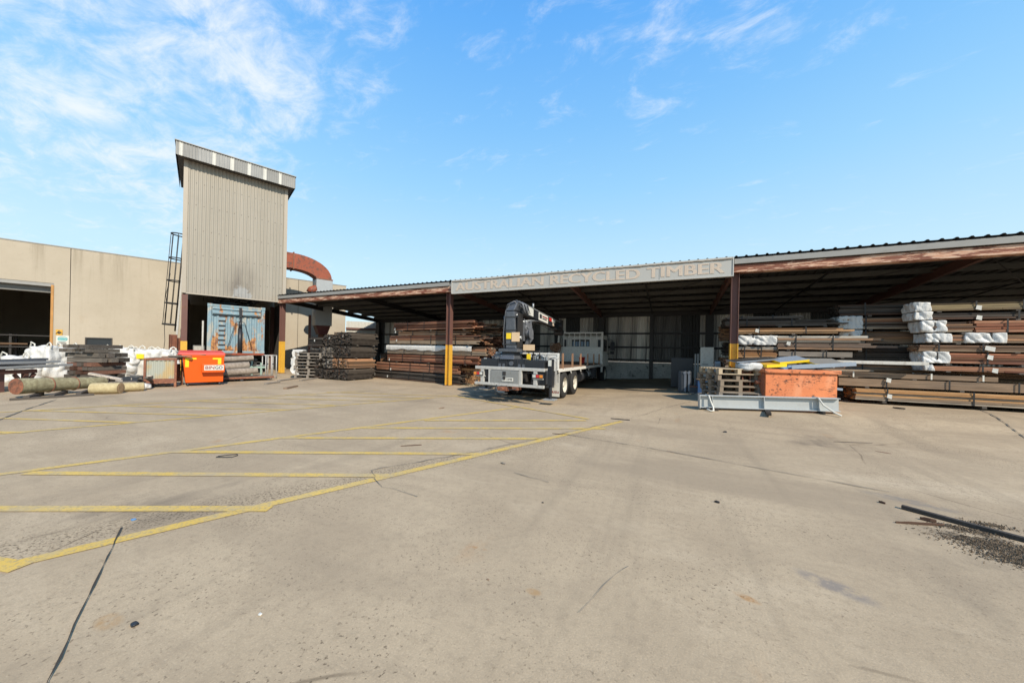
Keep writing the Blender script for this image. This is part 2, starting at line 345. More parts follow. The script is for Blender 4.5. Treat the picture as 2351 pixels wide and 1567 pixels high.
def groundmat():
    m = M('yard_concrete', .9, 0, .2)
    big = m.noise(.18, 5, .55, loc=(3, 7, 0)); mid = m.noise(.9, 8, .62); sw = m.noise(.55, 7, .65, (.35, 1.3, 1), (0, 0, R(-20)), dist=.8)
    fine = m.noise(14, 8, .7); grit = m.noise(95, 3, .6); tyre = m.noise(2.2, 6, .6, (1.0, .07, 1), (0, 0, R(12)))
    c = m.mix(m.rng(big, .3, .7), (0.428, 0.329, 0.214), (0.490, 0.382, 0.252))
    c = m.mix(m.rng(mid, .42, .62, 0, .8), c, (0.363, 0.278, 0.182))
    c = m.mix(m.rng(sw, .50, .64, 0, .85), c, (0.326, 0.251, 0.167))
    c = m.mix(m.rng(sw, .30, .45, .8, 0), c, (0.542, 0.430, 0.292))
    c = m.mix(m.rng(tyre, .54, .70, 0, .45), c, (0.254, 0.198, 0.134))
    c = m.mix(m.rng(fine, .48, .70, 0, .55), c, (0.276, 0.213, 0.141)); c = m.mix(m.rng(grit, .35, .75, 0, .5), c, (0.292, 0.228, 0.154))
    c = m.mix(m.rng(grit, .42, .2, 0, .35), c, (0.607, 0.486, 0.336))
    # rust and oil spots
    rs = m.noise(.62, 3, .5, loc=(9, 2, 0)); rs2 = m.noise(3.2, 6, .65, (1, .5, 1))
    c = m.mix(m.math('MULTIPLY', m.rng(rs, .60, .72), m.rng(rs2, .56, .68, 0, .65)), c, (0.391, 0.191, 0.067))
    ol = m.noise(.5, 3, .5, loc=(21, 5, 0)); c = m.mix(m.math('MULTIPLY', m.rng(ol, .63, .74), m.rng(rs2, .40, .6, 0, .55)), c, (0.129, 0.103, 0.077))
    # darker floor below the shed roof and the oily patch where the truck loads
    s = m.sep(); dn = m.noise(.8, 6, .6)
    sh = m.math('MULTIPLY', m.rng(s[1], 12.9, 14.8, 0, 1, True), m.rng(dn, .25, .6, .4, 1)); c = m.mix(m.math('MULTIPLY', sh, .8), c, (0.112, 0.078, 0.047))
    dxx = m.math('DIVIDE', m.math('SUBTRACT', s[0], -5.0), 1.7); dyy = m.math('DIVIDE', m.math('SUBTRACT', s[1], 10.6), 1.3)
    rr = m.math('ADD', m.math('MULTIPLY', dxx, dxx), m.math('MULTIPLY', dyy, dyy))
    om = m.math('MULTIPLY', m.rng(rr, 1.25, .45, 0, 1, True), m.rng(m.noise(1.6, 8, .7), .36, .6)); c = m.mix(m.math('MULTIPLY', om, .8), c, (0.086, 0.068, 0.047))
    # band of exposed, pitted aggregate along the old drain line
    P0, P1 = G(0, 1262), G(870, 1088)
    ang = math.atan2(P1.y - P0.y, P1.x - P0.x)
    q = m.N.new('ShaderNodeVectorRotate'); q.rotation_type = 'Z_AXIS'; q.inputs['Center'].default_value = (P0.x, P0.y, 0); q.inputs['Angle'].default_value = -ang
    m.L.new(m.coord(), q.inputs[0]); sp = m.N.new('ShaderNodeSeparateXYZ'); m.L.new(q.outputs[0], sp.inputs[0])
    dw = m.math('ADD', m.math('SUBTRACT', sp.outputs[1], P0.y), m.math('MULTIPLY', m.math('SUBTRACT', m.noise(.5, 3), .5), .5))
    core = m.rng(m.math('ABSOLUTE', dw, 0.0), .34, .03, 0, 1, True)
    wide = m.rng(m.math('ABSOLUTE', dw, 0.0), 1.9, .2, 0, 1, True)
    lim = m.rng(sp.outputs[0], P0.x + 8.5, P0.x + 5.5)
    pit = m.rng(m.voro(55), .34, .12); pit2 = m.rng(m.noise(48, 3, .6), .52, .62)
    band = m.math('MULTIPLY', lim, m.math('MULTIPLY', m.math('MAXIMUM', core, m.math('MULTIPLY', wide, m.rng(m.noise(1.3, 4), .5, .66, 0, .55))), pit2))
    c = m.mix(m.math('MULTIPLY', band, .8), c, (0.090, 0.067, 0.040))
    pits = m.math('MULTIPLY', m.rng(m.noise(.7, 5, .6, loc=(2, 30, 0)), .42, .62), m.rng(m.noise(42, 3, .55), .60, .66)); c = m.mix(m.math('MULTIPLY', pits, .7), c, (0.086, 0.063, 0.039))
    # hairline cracks
    cr = m.N.new('ShaderNodeTexVoronoi'); cr.feature = 'DISTANCE_TO_EDGE'; cr.inputs['Scale'].default_value = .34
    wv = m.N.new('ShaderNodeMix'); wv.data_type = 'VECTOR'; wv.inputs[0].default_value = .12
    nn = m.N.new('ShaderNodeTexNoise'); nn.inputs['Scale'].default_value = 1.6; nn.inputs['Detail'].default_value = 6
    cc = m.coord(); m.L.new(cc, nn.inputs['Vector']); m.L.new(cc, wv.inputs[4]); m.L.new(nn.outputs['Color'], wv.inputs[5]); m.L.new(wv.outputs[1], cr.inputs['Vector'])
    ck = m.math('MULTIPLY', m.rng(cr.outputs['Distance'], .004, .001), m.rng(m.noise(.45, 3), .54, .6)); c = m.mix(m.math('MULTIPLY', ck, .55), c, (0.103, 0.075, 0.047))
    # soil spilt beside the steel bar at the right, and two drying wet marks
    for (gx, gy, sx_, sy_, a_, cc_) in ((2300, 1258, .42, .15, -.40, (.10, .078, .055)), (2225, 1220, .22, .06, -.45, (.10, .078, .055)), (1915, 1345, .20, .08, -.5, (.20, .175, .155)), (1715, 1372, .07, .03, -.4, (.36, .19, .07)), (1100, 1258, .06, .025, 0, (.36, .19, .07)), (2085, 1150, .35, .10, -.4, (.22, .19, .155)), (250, 1425, .08, .05, 0, (.36, .22, .10)), (1225, 1358, .05, .03, 0, (.36, .22, .10))):
        p_ = G(gx, gy); q_ = m.N.new('ShaderNodeVectorRotate'); q_.rotation_type = 'Z_AXIS'; q_.inputs['Center'].default_value = (p_.x, p_.y, 0); q_.inputs['Angle'].default_value = -a_
        m.L.new(m.coord(), q_.inputs[0]); s_ = m.N.new('ShaderNodeSeparateXYZ'); m.L.new(q_.outputs[0], s_.inputs[0])
        ex = m.math('DIVIDE', m.math('SUBTRACT', s_.outputs[0], p_.x), sx_); ey = m.math('DIVIDE', m.math('SUBTRACT', s_.outputs[1], p_.y), sy_)
        e_ = m.math('ADD', m.math('MULTIPLY', ex, ex), m.math('MULTIPLY', ey, ey)); f_ = m.math('MULTIPLY', m.rng(e_, 1.6, .2, 0, 1, True), m.rng(m.noise(9, 6, .7), .38, .56))
        c = m.mix(m.math('MULTIPLY', f_, .75), c, cc_)
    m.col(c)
    m.bump(m.math('ADD', m.math('MULTIPLY', fine, .6), m.math('SUBTRACT', m.math('MULTIPLY', grit, .35), m.math('MULTIPLY', band, .8))), .42, .012)
groundmat()
def linemat():
    m = M('line_yellow', .8, 0, .2)
    n = m.noise(4, 8, .7); n2 = m.noise(45, 4, .65); b = m.noise(.7, 4)
    c = m.mix(m.rng(b, .3, .7), (.58, .385, .085), (.62, .43, .12))
    c = m.mix(m.rng(n, .46, .66, 0, .85), c, (.40, .33, .215)); c = m.mix(m.rng(n2, .50, .64, 0, .75), c, (.30, .245, .15)); c = m.mix(m.rng(m.noise(1.1, 5, .6, loc=(5, 5, 0)), .52, .68, 0, .8), c, (.39, .315, .215))
    m.col(c); m.bump(n2, .3, .006)
linemat()
def dirtmat():
    m = M('loose_dirt', 1.0, 0, .1); n = m.noise(22, 8, .7); m.col(m.mix(m.rng(n, .35, .65), (.085, .062, .042), (.25, .19, .13))); m.bump(n, .8, .02)
dirtmat(); plain('joint_dark', (.05, .042, .033), .95); plain('joint_soft', (.16, .14, .115), .95)
def leafmat():
    m = M('leaf_green', .6, 0, .3); m.col(m.ramp(m.island(), [(0, (.05, .09, .02)), (.4, (.09, .15, .035)), (.75, (.14, .20, .05))], True))
leafmat(); plain('bark', (.10, .08, .06), .9)
# ------------------------------------------------------------------ mesh builder
class MB:
    def __init__(s): s.v = []; s.f = []; s.sm = []
    def add(s, vs, fs, smooth=False, T=None):
        o = len(s.v)
        s.v += [(T @ Vector(v)) if T else Vector(v) for v in vs]
        s.f += [tuple(i + o for i in f) for f in fs]; s.sm += [smooth] * len(fs); return s
    def box(s, x0, x1, y0, y1, z0, z1, T=None):
        return s.add([(x0, y0, z0), (x1, y0, z0), (x1, y1, z0), (x0, y1, z0), (x0, y0, z1), (x1, y0, z1), (x1, y1, z1), (x0, y1, z1)],
                     [(0, 3, 2, 1), (4, 5, 6, 7), (0, 1, 5, 4), (1, 2, 6, 5), (2, 3, 7, 6), (3, 0, 4, 7)], False, T)
    def bar(s, p, q, w, h, up=(0, 0, 1)):        # rectangular bar from p to q
        p, q = Vector(p), Vector(q); d = (q - p); L = d.length; x = d.normalized(); u = Vector(up)
        if abs(x.dot(u)) > .98: u = Vector((0, 1, 0))
        y = u.cross(x).normalized(); z = x.cross(y)
        T = Matrix((x, y, z)).transposed().to_4x4(); T.translation = p
        return s.box(0, L, -w / 2, w / 2, -h / 2, h / 2, T)
    def ring(s, c, x, y, r, n): return [c + x * (r * math.cos(2 * math.pi * i / n)) + y * (r * math.sin(2 * math.pi * i / n)) for i in range(n)]
    def tube(s, pts, r, n=8, cap=True):
        pts = [Vector(p) for p in pts]; vs = []; fs = []; k = len(pts); prev = None
        rs = r if isinstance(r, (list, tuple)) else [r] * k
        for i, p in enumerate(pts):
            d = (pts[min(i + 1, k - 1)] - pts[max(i - 1, 0)]).normalized()
            if prev is None:
                u = Vector((0, 0, 1)) if abs(d.z) < .9 else Vector((1, 0, 0)); x = u.cross(d).normalized()
            else: x = (prev - d * prev.dot(d)).normalized()
            prev = x; vs += s.ring(p, x, d.cross(x), rs[i], n)
        for i in range(k - 1):
            for j in range(n): fs.append((i * n + j, i * n + (j + 1) % n, (i + 1) * n + (j + 1) % n, (i + 1) * n + j))
        s.add(vs, fs, True)
        if cap:
            o = len(s.v) - len(vs)
            s.f += [tuple(o + j for j in reversed(range(n))), tuple(o + (k - 1) * n + j for j in range(n))]; s.sm += [False, False]
        return s
    def cyl(s, p, q, r, r2=None, n=20): return s.tube([p, q], [r, r if r2 is None else r2], n)
    def prism(s, poly, axis, t0, t1, T=None):    # poly: 2D outline, extruded along axis
        n = len(poly)
        def P(u, w, t): return {'x': (t, u, w), 'y': (u, t, w), 'z': (u, w, t)}[axis]
        vs = [P(u, w, t0) for u, w in poly] + [P(u, w, t1) for u, w in poly]
        fs = [tuple(range(n))[::-1], tuple(range(n, 2 * n))] + [(i, (i + 1) % n, n + (i + 1) % n, n + i) for i in range(n)]
        return s.add(vs, fs, False, T)
    def wobble(s, x0, x1, y0, y1, z0, z1, amp=.03, n=6, seed=0, bulge=0.0, freq=2.5, sharp=6, oct2=.5, fold=0.0, ff=3.0):   # soft, wrinkled block
        bm = bmesh.new(); bmesh.ops.create_cube(bm, size=2.0)
        bmesh.ops.subdivide_edges(bm, edges=bm.edges, cuts=n, use_grid_fill=True)
        c = Vector(((x0 + x1) / 2, (y0 + y1) / 2, (z0 + z1) / 2)); h = Vector(((x1 - x0) / 2, (y1 - y0) / 2, (z1 - z0) / 2))
        vs = []
        for v in bm.verts:
            p = v.co.copy(); r = (abs(p.x) ** sharp + abs(p.y) ** sharp + abs(p.z) ** sharp) ** (1 / sharp); p = p / r
            k = 1 + bulge * (1 - abs(p.z)) ; q = Vector((p.x * h.x * k, p.y * h.y * k, p.z * h.z)) + c
            nz = noise.noise_vector(q * freq + Vector((seed * 7.1, seed * 3.3, seed))) * amp + noise.noise_vector(q * freq * 3 + Vector((seed, 0, seed))) * amp * oct2
            q += nz
            if fold:                             # sharp-bottomed creases running down and across the cloth
                w1 = abs(noise.noise(Vector((q.x * ff + seed, q.y * ff, q.z * ff * .35 + seed)))); w2 = abs(noise.noise(Vector((q.x * ff * .8 + q.z * ff * .7, q.y * ff * .8 - q.z * ff * .5, seed * 2.0 + q.z * .4))))
                dv = Vector((p.x, p.y, p.z * .4)); q += dv.normalized() * fold * (min(w1, .35) + min(w2, .35) - .35)
            q.z = max(q.z, z0); vs.append(q)
        fs = [tuple(v.index for v in f.verts) for f in bm.faces]; bm.free()
        return s.add(vs, fs, True)
    def sheet(s, prof, path):                    # profile points (list of Vector) swept along a list of offsets
        n = len(prof); vs = [p + o for o in path for p in prof]
        fs = [(i * n + j, i * n + j + 1, (i + 1) * n + j + 1, (i + 1) * n + j) for i in range(len(path) - 1) for j in range(n - 1)]
        return s.add(vs, fs, False)
    def build(s, name, mat, parent=None, bevel=0.0, loc=None):
        me = bpy.data.meshes.new(name); me.from_pydata(s.v, [], s.f)
        if any(s.sm): me.polygons.foreach_set('use_smooth', s.sm)
        me.materials.append(MATS[mat]); me.update()
        o = bpy.data.objects.new(name, me); COL.objects.link(o)
        if parent: o.parent = parent
        if loc is not None: o.location = loc
        if bevel:
            md = o.modifiers.new('bevel', 'BEVEL'); md.width = bevel; md.segments = 2; md.limit_method = 'ANGLE'
        return o
def tag(o, label, cat, group=None):
    o['label'] = label; o['category'] = cat
    if group: o['group'] = group
    return o
def thing(name, label, cat, loc=(0, 0, 0), rz=0.0, group=None):
    o = bpy.data.objects.new(name, None); COL.objects.link(o); o.empty_display_size = .2
    o.location = loc; o.rotation_euler = (0, 0, rz); return tag(o, label, cat, group)
def struct(o): o['kind'] = 'structure'; return o
def dup(root, loc, rz, label):
    c = root.copy(); COL.objects.link(c); c.location = loc; c.rotation_euler = (0, 0, rz); c['label'] = label
    for ch in root.children:
        k = ch.copy(); COL.objects.link(k); k.parent = c
        for g in ch.children: e = g.copy(); COL.objects.link(e); e.parent = k
    return c
def text(name, body, mat, parent, size, loc, rot, sx=1.0, offset=0.0, extrude=.002, align='CENTER', width=None, bold=0.0):
    cu = bpy.data.curves.new(name, 'FONT'); cu.body = body; cu.size = size; cu.align_x = align; cu.align_y = 'CENTER'; cu.offset = offset; cu.extrude = extrude; cu.resolution_u = 3
    t = bpy.data.objects.new(name, cu); COL.objects.link(t)
    bpy.context.view_layer.update(); dg = bpy.context.evaluated_depsgraph_get()
    me = bpy.data.meshes.new_from_object(t.evaluated_get(dg)); bpy.data.objects.remove(t); me.name = name
    xs = [v.co.x for v in me.vertices]
    if width: sx = width / (max(xs) - min(xs))
    me.transform(Matrix.Diagonal((sx, 1, 1, 1)))
    if bold:                                     # thicken the strokes sideways, each layer a hair prouder
        bm = bmesh.new(); bm.from_mesh(me); src = list(bm.verts) + list(bm.edges) + list(bm.faces)
        for k, dx in enumerate((-bold, bold)):
            g = bmesh.ops.duplicate(bm, geom=src)['geom']; bmesh.ops.translate(bm, verts=[v for v in g if isinstance(v, bmesh.types.BMVert)], vec=(dx, 0, .001 * (k + 1)))
        bm.to_mesh(me); bm.free()
    me.materials.clear(); me.materials.append(MATS[mat])
    o = bpy.data.objects.new(name, me); COL.objects.link(o); o.parent = parent; o.location = loc; o.rotation_euler = rot; return o
def corr(L, pitch, depth, seg=6):                # sine corrugation along local u
    n = max(2, int(L / pitch * seg)); return [(L * i / n, depth / 2 * math.sin(2 * math.pi * i / seg)) for i in range(n + 1)]
# ================================================================== SETTING: yard
def ground():
    def axis(lo, hi, st, far): 
        r = [lo + i * st for i in range(int((hi - lo) / st) + 1)]; return [-f for f in reversed(far)] + r + list(far)
    xs = axis(-46, 26, .6, (70, 130, 300, 900)); ys = axis(-8, 40, .6, (60, 120, 300, 900))
    vs = [(x, y, zg(x, y)) for y in ys for x in xs]; n = len(xs)
    fs = [(j * n + i, j * n + i + 1, (j + 1) * n + i + 1, (j + 1) * n + i) for j in range(len(ys) - 1) for i in range(n - 1)]
    struct(MB().add(vs, fs, True).build('ground', 'yard_concrete'))
ground()
LA, LB, LC = -3.93, -6.69, -9.63                 # the long lines of the hatched bays run parallel to the warehouse
def lines():
    mb = MB(); zz = [.005]
    def strip(p, q, w, world=True):
        if not world: p, q = ww(*p), ww(*q)
        p, q = Vector((p[0], p[1], 0)), Vector((q[0], q[1], 0)); d = (q - p).normalized(); s = Vector((-d.y, d.x, 0)) * w / 2
        k = max(2, int((q - p).length / .4)); vs = []
        for i in range(k + 1):
            c = p.lerp(q, i / k); vs += [c - s, c + s]
        mb.add([Vector((v.x, v.y, zg(v.x, v.y) + zz[0])) for v in vs], [(2 * i, 2 * i + 2, 2 * i + 3, 2 * i + 1) for i in range(k)])
    for a, b, w in ((LA, 7.0, .115), (LB, 6.38, .11), (LC, 6.4, .10), (LC - 2.9, 4.9, .09)): strip((a, -7), (a, b), w, False)
    zz[0] = .009
    e = [G(1045, 909), G(1190, 934), G(1352, 962)]; strip(e[0], e[1], .10); strip(e[1], e[2], .10)
    zz[0] = .0065
    for p, q in [((0, 1168), (620, 1168)), ((60, 1086), (905, 1092)), ((395, 1037), (1100, 1042)), ((645, 1005), (1262, 1007)), ((835, 982), (1390, 984)), ((975, 965), (1345, 965))]:
        P, Q = G(*p), G(*q)
        if p == (0, 1168): P = P - (Q - P).normalized() * 1.6
        strip(P, Q, .11)
    P = G(0, 1303); strip(P + Vector((-2.6, -.7, 0)), P + Vector((.12, .06, 0)), .11)
    for p, q in [((0, 960), (310, 970)), ((60, 942), (510, 954)), ((255, 931), (665, 941)), ((425, 920), (790, 931)), ((555, 912), (900, 921)), ((655, 906), (985, 914)), ((750, 900), (1040, 909)), ((-60, 991), (60, 993))]: strip(G(*p), G(*q), .09)
    struct(mb.build('line_markings', 'line_yellow'))
lines()
def joints():
    def joint(pts, w, mat, jit=.01, seed=1):
        rnd = random.Random(seed); mb = MB(); vs = []
        P = [G(*p) for p in pts]; path = []
        for p, q in zip(P, P[1:]):
            k = max(2, int((q - p).length / .12)); path += [p.lerp(q, i / k) for i in range(k)]
        path.append(P[-1])
        for i, c in enumerate(path):
            d = (path[min(i + 1, len(path) - 1)] - path[max(i - 1, 0)]).normalized(); s = Vector((-d.y, d.x, 0))
            c = c + s * rnd.uniform(-jit, jit); ww = w * rnd.uniform(.25, 1.6)
            for k in (-1, 1):
                v = c + s * ww * k / 2; vs.append(Vector((v.x, v.y, zg(v.x, v.y) + .011)))
        mb.add(vs, [(2 * i, 2 * i + 2, 2 * i + 3, 2 * i + 1) for i in range(len(path) - 1)]); struct(mb.build('expansion_joint', mat))
    joint([(85, 1640), (110, 1567), (190, 1400), (280, 1212)], .008, 'joint_dark', .004, 3)
    joint([(860, 1095), (850, 1080), (1080, 1040), (1290, 995), (1520, 938), (1585, 922)], .010, 'joint_soft', .02, 4)
    joint([(1290, 996), (1500, 1030), (1862, 1097), (2050, 1131)], .014, 'joint_soft', .008, 5)
    joint([(2225, 930), (2351, 1004), (2450, 1062)], .02, 'joint_soft', .006, 6)
    joint([(130, 917), (60, 940), (0, 963), (-60, 985)], .03, 'joint_soft', .006, 7)
    joint([(860, 1098), (880, 1118), (960, 1140)], .006, 'joint_soft', .015, 8)
    joint([(1180, 1085), (1260, 1108)], .008, 'joint_soft', .01, 9); joint([(1330, 1410), (1415, 1322), (1440, 1300)], .0025, 'joint_soft', .02, 10)
joints()
# ================================================================== concrete warehouse on the left
WA = -27.5
def warehouse():
    t = thing('warehouse', 'long beige precast concrete warehouse with stained wall panels and open roller door', 'building', (0, 0, 0))
    top, x0, x1 = 6.2, WA - .18, WA
    D0, D1, DH = -11.5, -5.33, 4.38                    # roller door opening
    L0, L1, LH = -.5, 3.35, 3.9                # bay opening behind the tower
    mb = MB(); g = .012
    edges = [-24, -18, -11.3, -4.84, .1, 4.97, 8.07]
    for a, b in zip(edges, edges[1:]):
        a += g; b -= g
        segs = [(a, b, 0, top)]
        for o0, o1, oh in ((D0, D1, DH), (L0, L1, LH), (-4.34, -3.42, -1)):
            new = []
            for s0, s1, z0, z1 in segs:
                if o1 <= s0 or o0 >= s1: new.append((s0, s1, z0, z1)); continue
                if s0 < o0: new.append((s0, o0, z0, z1))
                if s1 > o1: new.append((o1, s1, z0, z1))
                m0, m1 = max(s0, o0), min(s1, o1)
                if oh > 0: new.append((m0, m1, oh, z1))
                else: new += [(m0, m1, 0, .95), (m0, m1, 1.79, z1)]
            segs = new
        for s0, s1, z0, z1 in segs: mb.box(x0, x1, s0, s1, z0, z1)
    mb.build('wall', 'wall_concrete', t)
    MB().box(WA - 16, WA - .2, 7.89, 8.07, 0, top - .02).box(WA - 16, WA - .2, -24, -23.8, 0, top - .02).box(WA - 16.2, WA - 16, -24, 8.07, 0, top - .02).build('rear_wall', 'wall_concrete', t)
    for b in edges[1:-1]: MB().box(WA - .15, WA - .03, b - g + .002, b + g - .002, 0 if b not in (-11.3, .1) else 4.5, top - .05).build('panel_joint', 'joint_dark', t)
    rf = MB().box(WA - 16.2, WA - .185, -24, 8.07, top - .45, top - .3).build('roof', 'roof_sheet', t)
    MB().box(WA - .2, WA + .02, -24, 8.09, top + .003, top + .05).build('flashing', 'gutter_grey', t)
    rd = MB()
    for i in range(24): rd.box(WA - .62, WA - .30, D0 - .05, D1 + .05, 3.94 + i * .02, 3.94 + i * .02 + .012)
    rd.build('roller_door', 'zinc_patch', t)
    MB().box(WA - .25, WA - .02, D0, D1, 4.22, 4.377).build('door_lintel', 'gutter_grey', t)
    MB().box(WA - .12, WA + .03, D1 - .085, D1 - .003, 0, 4.3).build('door_jamb', 'jamb_orange', t)
    w = MB()
    for b0, b1, z0, z1 in ((-4.34, -3.42, .95, 1.0), (-4.34, -3.42, 1.74, 1.79), (-4.34, -4.29, 1.003, 1.737), (-3.47, -3.42, 1.003, 1.737)): w.box(WA - .1, WA + .012, b0, b1, z0, z1)
    wf = w.build('window', 'window_frame', t); MB().box(WA - .07, WA - .05, -4.29, -3.47, 1.0, 1.74).build('pane', 'glass_dark', wf)
    rebase(t, WA, -5)
    # dark racking with stock inside the open door
    s = thing('storage_rack', 'shadowy rack of stacked boards inside the open roller door', 'rack', ww(WA - 3.2, -8.0), R(90) + WR)
    q = MB()
    for x in (-2.2, -.7, .8, 2.2): q.box(x - .04, x + .04, -.4, -.32, 0, 1.9).box(x - .04, x + .04, .32, .4, 0, 1.9)
    for z in (.5, 1.2, 1.8): q.box(-2.3, 2.3, -.45, .45, z, z + .06)
    q.build('frame', 'dark_steel', s); q = MB()
    for z in (.56, 1.26):
        for i in range(14):
            x = random.uniform(-2.2, -.4); yy = -.42 + .12 * (i % 7); q.box(x, x + random.uniform(1.4, 2.4), yy, yy + .11, z + .09 * (i // 7), z + .09 * (i // 7) + .08)
    q.build('boards', 'wood_brown', s)
warehouse()
def wall_signs():
    p0, p1 = wa(128, 756, WA + .02), wa(143.5, 769, WA + .02)
    s = thing('warning_sign', 'small yellow square sign with a black triangle beside the roller door', 'sign', ww(WA + .012, (p0.y + p1.y) / 2, (p0.z + p1.z) / 2), WR)
    w, h = abs(p1.y - p0.y) / 2, abs(p0.z - p1.z) / 2
    MB().box(-.008, .006, -w, w, -h, h).build('plate', 'yellow_paint', s)
    k = .75 * h; tri = MB()
    for a, b in (((-k, -k * .7), (0, k * .8)), ((0, k * .8), (k, -k * .7)), ((k * .4, -k * .7), (-k * .4, -k * .7))): tri.bar((.012, *a), (.012, *b), .012, .045, (0, 1, 0) if a[1] == b[1] else (1, 0, 0))
    tri.cyl((.008, 0, -.03), (.016, 0, -.03), .05, n=10); tri.build('symbol', 'ink_dark', s)
    p0, p1 = wa(129, 769.5, WA + .02), wa(158, 792, WA + .02)
    s = thing('notice_sign', 'white notice board with a teal oval emblem under the yellow sign', 'sign', ww(WA + .012, (p0.y + p1.y) / 2, (p0.z + p1.z) / 2), WR)
    w, h = abs(p1.y - p0.y) / 2, abs(p0.z - p1.z) / 2
    MB().box(-.008, .006, -w, w, -h, h).build('plate', 'white_card', s)
    e = MB(); n = 28
    vs = [(.010, w * .8 * math.cos(i * 2 * math.pi / n) * r, h * .28 + h * .52 * math.sin(i * 2 * math.pi / n) * r) for r in (1, .78) for i in range(n)]
    e.add(vs, [(i, (i + 1) % n, n + (i + 1) % n, n + i) for i in range(n)])
    vs = [(.010, w * .6 * math.cos(i * 2 * math.pi / n), h * .28 + h * .24 * math.sin(i * 2 * math.pi / n)) for i in range(n)]
    e.add(vs, [tuple(range(n))]); e.build('emblem', 'ink_teal', s)
    ln = MB()
    for z in (-.38, -.52, -.66, -.8): ln.box(.007, .010, -w * .7, w * random.uniform(.45, .7), h * z - .008, h * z + .008)
    ln.build('small_print', 'ink_dark', s)
wall_signs()
# ================================================================== steel tower
TA, T0, T1, TZ0, TZ1 = -23.51, -.72, 3.6, 4.13, 10.70
def tower():
    t = thing('steel_tower', 'tall beige corrugated steel tower with an overhanging flat roof above a loading bay', 'tower', ww(TA, T0), WR)
    W, D = T1 - T0, TA - WA - .01
    mb = MB(); pr = corr(W - .3, .15, .034)
    mb.sheet([Vector((d - .02, u + .15, 0)) for u, d in pr], [Vector((0, 0, TZ0 - .0 + i * (TZ1 - TZ0) / 6)) for i in range(7)])
    o = mb.build('front_cladding', 'tower_cladding', t)
    for v in o.data.vertices: v.co.z -= TZ0
    o.location.z = TZ0
    mb = MB(); pr = corr(D - .2, .098, .024)
    for y0, sg in ((0, 1), (W, -1)):
        mb.sheet([Vector((-u - .1, y0 + sg * (.02 - d), 0)) for u, d in pr], [Vector((0, 0, TZ0)), Vector((0, 0, TZ1))])
    mb.sheet([Vector((-D, u, 0)) for u, d in corr(W, .098, .024)], [Vector((0, 0, 6.5)), Vector((0, 0, TZ1))])
    mb.build('side_cladding', 'tower_trim', t)
    for y0, y1 in ((-.02, .15), (W - .15, W + .02)): MB().box(-.12, .012, y0, y1, TZ0 - .03, TZ1).build('corner_flashing', 'tower_trim', t)
    MB().box(-.06, .006, .15, W - .15, TZ0 - .06, TZ0 - .003).build('bottom_flashing', 'tower_trim', t)
    # roof box: fascia of alternating metal and translucent sheets, dark soffit, flat top
    ox, oy, z0, z1 = .42, .30, TZ1 - .03, 11.33
    rf = MB().box(-D - .4, ox - .03, -oy + .03, W + oy - .03, z1 - .06, z1 - .01).build('roof', 'zinc_patch', t)
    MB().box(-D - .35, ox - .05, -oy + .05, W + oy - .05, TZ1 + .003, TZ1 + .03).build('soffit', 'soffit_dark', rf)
    y = -oy; segs = []; rnd = random.Random(2)
    plan = [(.12, 'gutter_grey'), (.12, 'clear_sheet'), (.52, 'purlin_light'), (.56, 'zinc_patch'), (.13, 'clear_sheet'), (.58, 'zinc_patch'), (.14, 'clear_sheet'), (.56, 'purlin_light'), (.14, 'clear_sheet'), (.55, 'zinc_patch'), (.14, 'clear_sheet'), (.56, 'purlin_light'), (.13, 'clear_sheet')]
    tot = W + 2 * oy; rest = tot - sum(p[0] for p in plan); plan.append((rest, 'gutter_grey'))
    for w, mt in plan:
        m2 = MB(); m2.sheet([Vector((ox + d, y + u, 0)) for u, d in corr(w, .098, .02)], [Vector((0, 0, z0)), Vector((0, 0, z1))]); y += w
        m2.build('fascia_sheet', mt, rf)
    m2 = MB(); Ls = D + .3 + ox
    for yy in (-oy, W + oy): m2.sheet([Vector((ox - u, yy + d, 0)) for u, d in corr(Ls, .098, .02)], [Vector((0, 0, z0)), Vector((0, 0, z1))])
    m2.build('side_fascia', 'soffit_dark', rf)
    MB().box(-D - .45, ox + .05, -oy - .04, W + oy + .04, z1, z1 + .04).build('capping', 'gutter_grey', rf)
    # lower bay cheeks, dark inside
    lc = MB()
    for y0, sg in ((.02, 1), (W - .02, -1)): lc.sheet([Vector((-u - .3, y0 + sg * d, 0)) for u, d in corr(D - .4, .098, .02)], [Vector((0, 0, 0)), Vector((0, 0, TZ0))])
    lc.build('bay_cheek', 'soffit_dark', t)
    # legs
    MB().box(-.26, -.02, .0, .22, 0, TZ0 - .1).build('leg', 'brown_steel', t)
    MB().box(-.27, -.01, -.01, .23, 0, 1.7).build('painted_base', 'yellow_paint', t)
    for y0 in (.0, W - .22): MB().box(-D + .05, -D + .27, y0, y0 + .22, 0, TZ0).build('leg', 'brown_steel', t)
    MB().box(-.2, -.05, .2, W - .2, TZ0 - .02, TZ0 + .18).build('lintel_beam', 'dark_steel', t)
tower()
